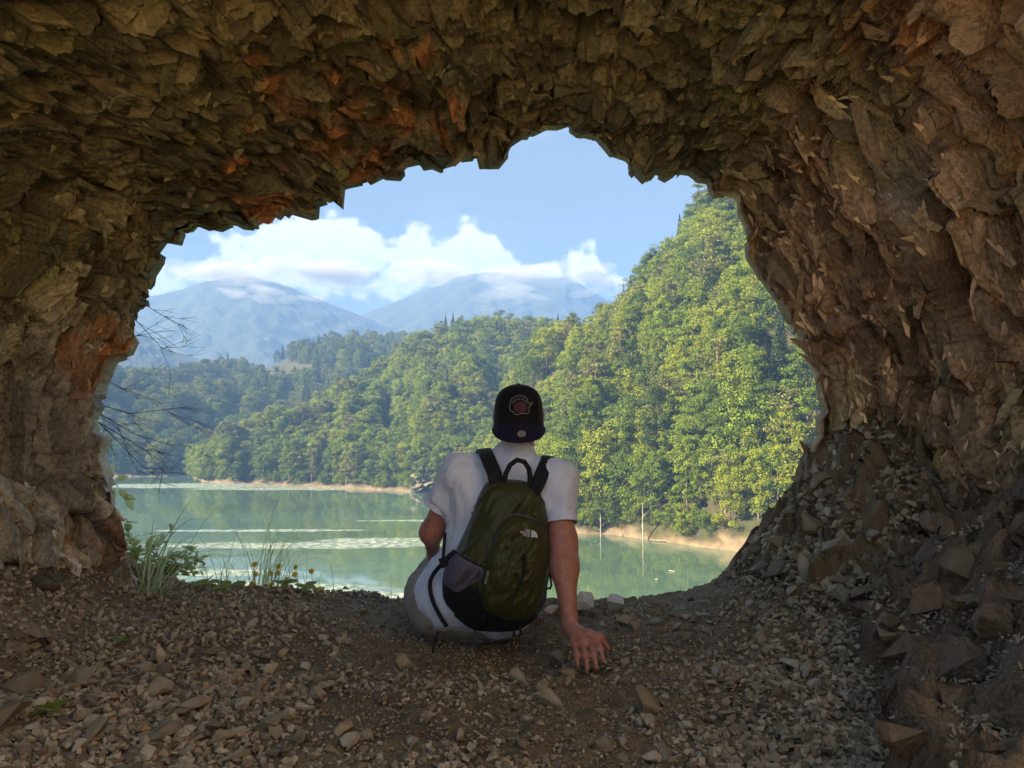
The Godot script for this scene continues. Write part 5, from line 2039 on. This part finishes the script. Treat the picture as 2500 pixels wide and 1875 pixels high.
	for s in 6:
		var list := []
		for k in 11500:
			var z := -1.35 - 2.75 * pow(r.randf(), 1.25)
			var x := r.randf_range(-0.92, 0.92) * -z
			if absf(x) > 2.1: continue
			var f := r.randf()
			var heap := smoothstep(1.0, 1.3, x)
			if f > maxf(crowd(x, z), 0.8): continue
			var big_here := crowd(x, z)
			var size := lerpf(0.008, lerpf(0.020, 0.050, big_here), pow(r.randf(), 1.9))
			if f > crowd(x, z) : size = minf(size, 0.014)
			if heap > 0.5 and z < -3.1: size *= 1.5
			list.append([x, z, size])
		var mm := MultiMesh.new()
		mm.transform_format = MultiMesh.TRANSFORM_3D
		mm.use_colors = true
		mm.mesh = shapes[s * 2]
		mm.instance_count = list.size()
		for i in list.size():
			var e: Array = list[i]
			var b := Basis(Vector3.UP, r.randf() * TAU) * Basis(Vector3(1, 0, 0), r.randfn() * 0.4) * Basis(Vector3(0, 0, 1), r.randfn() * 0.4)
			b = b.scaled_local(Vector3(1, r.randf_range(0.7, 1.2), r.randf_range(0.7, 1.1)) * e[2])
			mm.set_instance_transform(i, Transform3D(b, Vector3(e[0], floor_y(e[0], e[1]) + e[2] * r.randf_range(0.05, 0.3), e[1])))
			var t := r.randf_range(0.45, 1.3)
			var c := Vector3(0.30, 0.23, 0.14).lerp(Vector3(0.37, 0.30, 0.205), r.randf()) * t
			if r.randf() < 0.08: c = Vector3(0.27, 0.17, 0.10) * t
			mm.set_instance_color(i, Color(c.x, c.y, c.z))
		var o := MultiMeshInstance3D.new()
		o.name = "chips"
		o.multimesh = mm
		o.material_override = M.gravel
		root.add_child(o, true)

# ---------------------------------------------------------------- plants at the left of the mouth
func blade(v: PackedVector3Array, nn: PackedVector3Array, ix: PackedInt32Array, p: Vector3, lean: Vector3, length: float, width: float, droop: float):
	var n := 9
	var b := v.size()
	var side := lean.cross(Vector3.UP).normalized()
	if side.length() < 0.5: side = Vector3.RIGHT
	var q := p
	var dir := (Vector3.UP + lean).normalized()
	for i in n:
		var f := i / (n - 1.0)
		var w := width * (1.0 - f * f) * 0.5 + 0.0003
		var nr := dir.cross(side).normalized()
		v.append_array([q - side * w, q + nr * w * 0.4, q + side * w])
		nn.append_array([nr, nr, nr])
		q += dir * length / (n - 1)
		dir = (dir + (lean.normalized() * 0.5 + Vector3.DOWN * 0.9) * droop * f * 0.35).normalized()
	for i in n - 1:
		for k in 2:
			var a := b + i * 3 + k
			ix.append_array([a, a + 1, a + 3, a + 1, a + 4, a + 3])

func leaf_shape(length: float, width: float, cup: float) -> ArrayMesh:
	var p := PackedVector3Array()
	for i in 8:
		var f := i / 7.0
		var w := width * sin(pow(f, 0.8) * PI) * 0.5 + 0.0004
		var y := -cup * length * f * f
		p.append_array([Vector3(-w, y + w * 0.25, f * length), Vector3(0, y, f * length), Vector3(w, y + w * 0.25, f * length)])
	return grid_mesh(8, 3, p)

func facing(dir: Vector3, up: Vector3) -> Basis:
	var z := dir.normalized()
	var x := up.cross(z).normalized()
	return Basis(x, z.cross(x), z)

func build_plants():
	var r := RandomNumberGenerator.new()
	r.seed = 88
	var green := leaf_mat(lin(0.19, 0.24, 0.025))
	green.vertex_color_use_as_albedo = false
	var dark := leaf_mat(lin(0.10, 0.14, 0.02))
	dark.vertex_color_use_as_albedo = false
	green.backlight = Color(0.95, 0.95, 0.75)
	dark.backlight = Color(0.9, 0.9, 0.7)
	var straw := mat(lin(0.22, 0.19, 0.09), 0.8)
	var stem := mat(lin(0.05, 0.06, 0.02), 0.8)
	var petal := mat(lin(0.72, 0.50, 0.02), 0.6)
	petal.backlight_enabled = true
	petal.backlight = Color(0.4, 0.4, 0.3)
	var core := mat(lin(0.45, 0.24, 0.02), 0.8)
	# grass tufts: [px, py, distance, blades, length, width, side lean, label]
	for q in [[372, 1452, 3.86, 18, 0.56, 0.011, 0.8, "wide-bladed grass tuft arching right at the foot of the left wall"],
			[640, 1478, 4.0, 56, 0.52, 0.0040, 0.35, "thick tuft of thin grass stalks among the yellow flowers"],
			[545, 1476, 4.0, 26, 0.40, 0.0048, 0.6, "thin grass left of the yellow flowers, bending right"],
			[760, 1484, 4.05, 16, 0.28, 0.0034, 0.5, "sparse fine grass right of the yellow flowers"],
			[930, 1492, 4.05, 5, 0.19, 0.0034, 0.1, "few thin stalks just left of the man's shorts"],
			[312, 1462, 3.75, 5, 0.12, 0.006, 0.2, "short grass shoot growing against the left wall's red foot"],
			[640, 1470, 4.05, 9, 0.72, 0.0036, 0.35, "few tallest grass stalks rising over the lake water"]]:
		var p := W(q[0], q[1], q[2])
		p.y = minf(p.y, floor_y(p.x, p.z) + 0.02)
		var t := thing("grass_tuft", q[7], "grass", p)
		for k in q[3]:
			var v := PackedVector3Array()
			var nn := PackedVector3Array()
			var ix := PackedInt32Array()
			var lean := Vector3(q[6] * r.randf_range(-0.5, 1.3), 0, r.randf_range(-0.4, 0.4))
			blade(v, nn, ix, Vector3(r.randfn() * 0.05, -0.02, r.randfn() * 0.03), lean, q[4] * r.randf_range(0.55, 1.1), q[5] * r.randf_range(0.7, 1.2), r.randf_range(0.6, 1.9))
			obj("blade", array_mesh(v, ix, nn), green if q[5] > 0.003 or r.randf() < 0.5 else straw, t)
	# yellow flowers on thin stems
	var head_c := SphereMesh.new()
	head_c.radius = 0.0065
	head_c.height = 0.008
	head_c.radial_segments = 10
	head_c.rings = 5
	var pm := leaf_shape(0.018, 0.007, 0.1)
	for q in [[622, 1378, "left in the flowers' lower row"], [660, 1400, "a low one amid the grass stalks"], [623, 1402, "low, left of the centre"], [680, 1383, "upper of the middle pair"], [678, 1400, "lower of the middle pair"], [722, 1385, "upper of the right pair"], [720, 1403, "lower of the right pair"], [760, 1395, "alone at the right of the upper ones"], [662, 1428, "small, deep in the grass"], [700, 1415, "right below the middle pair"], [615, 1425, "lowest at the left"], [748, 1448, "largest, close to the ground"], [783, 1442, "small, right of the largest low one"], [786, 1460, "at the right end near the ground"], [833, 1468, "lowest, alone on the edge at the right"], [595, 1425, "faint, farthest left"]]:
		var at := W(q[0], q[1], 4.0 + r.randf_range(-0.05, 0.05))
		var gx := at.x + r.randf_range(-0.06, 0.03)
		var ground := Vector3(gx, floor_y(gx, at.z) - 0.01, at.z)
		var t := thing("yellow_flower", "small yellow daisy-like flower on a thin stem, " + q[2], "flower", ground, "yellow flowers at the cave mouth")
		var top := at - ground
		obj("stem", tube(PackedVector3Array([Vector3.ZERO, top * 0.5 + Vector3(0.012, 0, 0), top]), PackedFloat32Array([0.0016, 0.0013, 0.0011]), 5), stem, t)
		var face := Vector3(r.randf_range(-0.5, 0.5), 0.55, 0.8).normalized()
		var fb := facing(face, Vector3(0.1, 1, -0.4).normalized())
		var big := 1.5 if "largest" in q[2] else r.randf_range(0.85, 1.15)
		var hd := obj("flower_head", head_c, core, t)
		hd.position = top
		for k in 11:
			var pt := obj("petal", pm, petal, hd)
			var a := TAU * k / 11.0 + r.randf() * 0.2
			var d := fb * Vector3(cos(a), sin(a), 0.15)
			pt.transform = Transform3D(facing(d, face).scaled(Vector3.ONE * big), Vector3.ZERO)
	# leafy shrub outside, below the left edge
	var lm := leaf_shape(0.055, 0.026, 0.15)
	var sh := thing("leafy_shrub", "leafy green shrub growing outside the mouth below the left wall", "shrub", W(330, 1475, 4.35))
	for k in 34:
		var d := Vector3(r.randf_range(-0.25, 1.0), r.randf_range(0.2, 1.0), r.randf_range(-0.5, 0.3)).normalized()
		var l := r.randf_range(0.24, 0.46)
		var tip := d * l
		var mid := tip * 0.55 + Vector3(0, 0.05, 0)
		var br := obj("branch", tube(PackedVector3Array([Vector3.ZERO, mid, tip]), PackedFloat32Array([0.003, 0.002, 0.001]), 5), stem, sh)
		for i in 22:
			var f := r.randf_range(0.25, 1.0)
			var p := Vector3.ZERO.lerp(mid, f * 2.0) if f < 0.5 else mid.lerp(tip, f * 2.0 - 1.0)
			var o := obj("leaf", lm, green if r.randf() < 0.6 else dark, br)
			var dd := (d * 0.5 + Vector3(r.randfn() * 0.6, r.randf_range(-0.7, 0.2), r.randfn() * 0.6)).normalized()
			o.transform = Transform3D(facing(dd, Vector3(r.randfn() * 0.4, 1, r.randfn() * 0.4).normalized()).scaled(Vector3.ONE * r.randf_range(0.6, 1.15)), p)
	# sprig of larger leaves hanging beside the left wall
	var sp := thing("leaf_sprig", "bright green sprig of leaves hanging beside the left wall over the lake", "sprig", W(240, 1160, 4.06))
	var pts := [W(258, 1172, 4.08), W(285, 1185, 4.08), W(300, 1205, 4.1)]
	var pa := PackedVector3Array([Vector3.ZERO])
	for e in pts: pa.append(e - sp.position)
	obj("stalk", tube(pa, PackedFloat32Array([0.002, 0.0018, 0.0015, 0.001]), 5), stem, sp)
	var big_leaf := leaf_shape(0.07, 0.036, 0.2)
	for q in [[268, 1168, 0.3, 0.9], [282, 1172, 0.9, 0.3], [275, 1190, 0.2, -1.0], [292, 1195, 0.7, -0.6], [300, 1212, 1.0, -0.1], [310, 1216, 0.6, -0.9], [262, 1180, -0.3, -0.8]]:
		var o := obj("leaf", big_leaf, green, sp)
		o.transform = Transform3D(facing(Vector3(q[2], q[3], 0.25).normalized(), Vector3(0.2, 0.5, 0.9).normalized()), W(q[0], q[1], 4.08) - sp.position)
	# broad low leaves on the sill
	var broad := leaf_shape(0.085, 0.045, 0.25)
	for q in [[505, 1440, 3.95, 5, "rosette of broad leaves with one upright leaf on the sill"], [690, 1478, 3.9, 6, "low broad-leaved weed in front of the yellow flowers"], [560, 1482, 3.8, 5, "low broad-leaved weed left of the yellow flowers"], [300, 1572, 3.2, 5, "tiny green seedling in the rubble near the left wall"], [745, 1480, 3.85, 5, "flat green leaves lying on the sill right of the flowers"], [120, 1745, 2.3, 6, "small green weed in the lower left rubble"], [1905, 1790, 2.05, 3, "tiny green seedling in the lower right rubble"]]:
		var p := floor_hit(q[0], q[1]) if q[2] < 3.7 else W(q[0], q[1], q[2])
		if q[2] >= 3.7: p.y = floor_y(p.x, p.z) + 0.015
		var t := thing("low_weed", q[4], "plant", p)
		var sc: float = 0.45 if "seedling" in q[4] else (0.7 if "small" in q[4] else 1.0)
		for k in q[3]:
			var a: float = TAU * k / q[3] + r.randf()
			var o := obj("leaf", broad, green if r.randf() < 0.6 else dark, t)
			var upw := 1.8 if k == 0 and "upright" in q[4] else r.randf_range(0.15, 0.6)
			o.transform = Transform3D(facing(Vector3(cos(a), upw, sin(a)).normalized(), Vector3(0, 1, 0.3).normalized()).scaled(Vector3.ONE * sc * r.randf_range(0.7, 1.1)), Vector3(0, 0.01, 0))
	# dry fallen leaves
	for q in [[525, 1506, "yellow fallen leaf lying on the sill"], [467, 1500, "brown upright fallen leaf on the sill"], [490, 1520, "yellow-brown fallen leaf below the upright one"]]:
		var o := obj("fallen_leaf", broad, straw)
		o.transform = Transform3D(facing(Vector3(0.5, 0.9 if "upright" in q[2] else 0.1, 0.4).normalized(), Vector3(0, 0.6, 0.8).normalized()).scaled(Vector3.ONE * 0.55), floor_hit(q[0], q[1]) + Vector3(0, 0.02, 0))
		tag(o, q[2], "leaf")
	# dry rootlets hanging and lying at the left wall's foot
	for q in [[300, 1480, "dry pale grass strewn at the foot of the left wall"], [500, 1545, "curved pale twig lying on the sill"]]:
		var p := floor_hit(q[0], q[1])
		var t := thing("dry_stalks", q[2], "dry grass", p)
		for k in (14 if "strewn" in q[2] else 1):
			var a := r.randf() * TAU
			var o0 := Vector3(r.randfn() * 0.10, 0.02, r.randfn() * 0.10)
			obj("stalk", tube(PackedVector3Array([o0, o0 + Vector3(cos(a), 0.3, sin(a)) * 0.06, o0 + Vector3(cos(a + 0.5), 0.1, sin(a + 0.5)) * 0.13]), PackedFloat32Array([0.0016, 0.0014, 0.0008]), 4), straw, t)
	# the bare tree outside: dark leafless branches reaching in from the left
	var bt := thing("bare_tree", "dark leafless branches reaching out over the lake from the left", "tree", W(40, 1250, 5.2))
	var trunk_top := W(60, 700, 5.2) - bt.position
	obj("trunk", tube(PackedVector3Array([Vector3(0, -2.2, 0), Vector3.ZERO, trunk_top, trunk_top + Vector3(-0.1, 1.2, 0)]), PackedFloat32Array([0.06, 0.055, 0.045, 0.02]), 8), M.twig, bt)
	for q in [[[60, 640], [270, 722], [360, 748], [430, 790], [450, 795], 7], [[60, 640], [280, 735], [340, 790], [395, 850], [420, 860], 5], [[70, 700], [250, 800], [300, 830], [350, 815], [372, 830], 5], [[60, 860], [210, 900], [290, 945], [355, 970], [380, 975], 6], [[60, 950], [230, 985], [320, 1010], [400, 1000], [440, 1020], 9], [[60, 960], [225, 1000], [330, 1060], [410, 1085], [470, 1090], 10], [[60, 1000], [230, 1020], [310, 1100], [360, 1150], [390, 1160], 9], [[60, 1010], [240, 1030], [340, 1090], [400, 1130], [395, 1170], 7]]:
		var path := PackedVector3Array()
		for i in 5: path.append(W(q[i][0], q[i][1], 5.2 + 0.05 * i) - bt.position)
		var br := obj("branch", tube(path, PackedFloat32Array([0.006, 0.0034, 0.0025, 0.0017, 0.0008]), 5), M.twig, bt)
		for k in q[5]:
			var f := r.randf_range(1.0, 3.9)
			var o0 := path[int(f)].lerp(path[int(f) + 1], f - int(f))
			var along := (path[int(f) + 1] - path[int(f)]).normalized()
			var d := (along + Vector3(r.randfn() * 0.3, r.randfn() * 0.55, r.randfn() * 0.4)).normalized()
			var l := r.randf_range(0.10, 0.34)
			var m1 := o0 + d * l * 0.5 + Vector3(0, -0.01, 0)
			var e1 := o0 + d * l + Vector3(r.randfn() * 0.03, -0.035, 0)
			var vv := PackedVector3Array()
			var nv2 := PackedVector3Array()
			var iv := PackedInt32Array()
			add_tube(vv, nv2, iv, PackedVector3Array([o0, m1, e1]), PackedFloat32Array([0.0016, 0.0011, 0.0006]), 4)
			for w in 2:
				var d2 := (d + Vector3(r.randfn() * 0.4, r.randfn() * 0.5, r.randfn() * 0.3)).normalized()
				add_tube(vv, nv2, iv, PackedVector3Array([m1, m1 + d2 * l * 0.25, m1 + d2 * l * 0.5]), PackedFloat32Array([0.0011, 0.0008, 0.0005]), 4)
			obj("twig", array_mesh(vv, iv, nv2), M.twig, br)
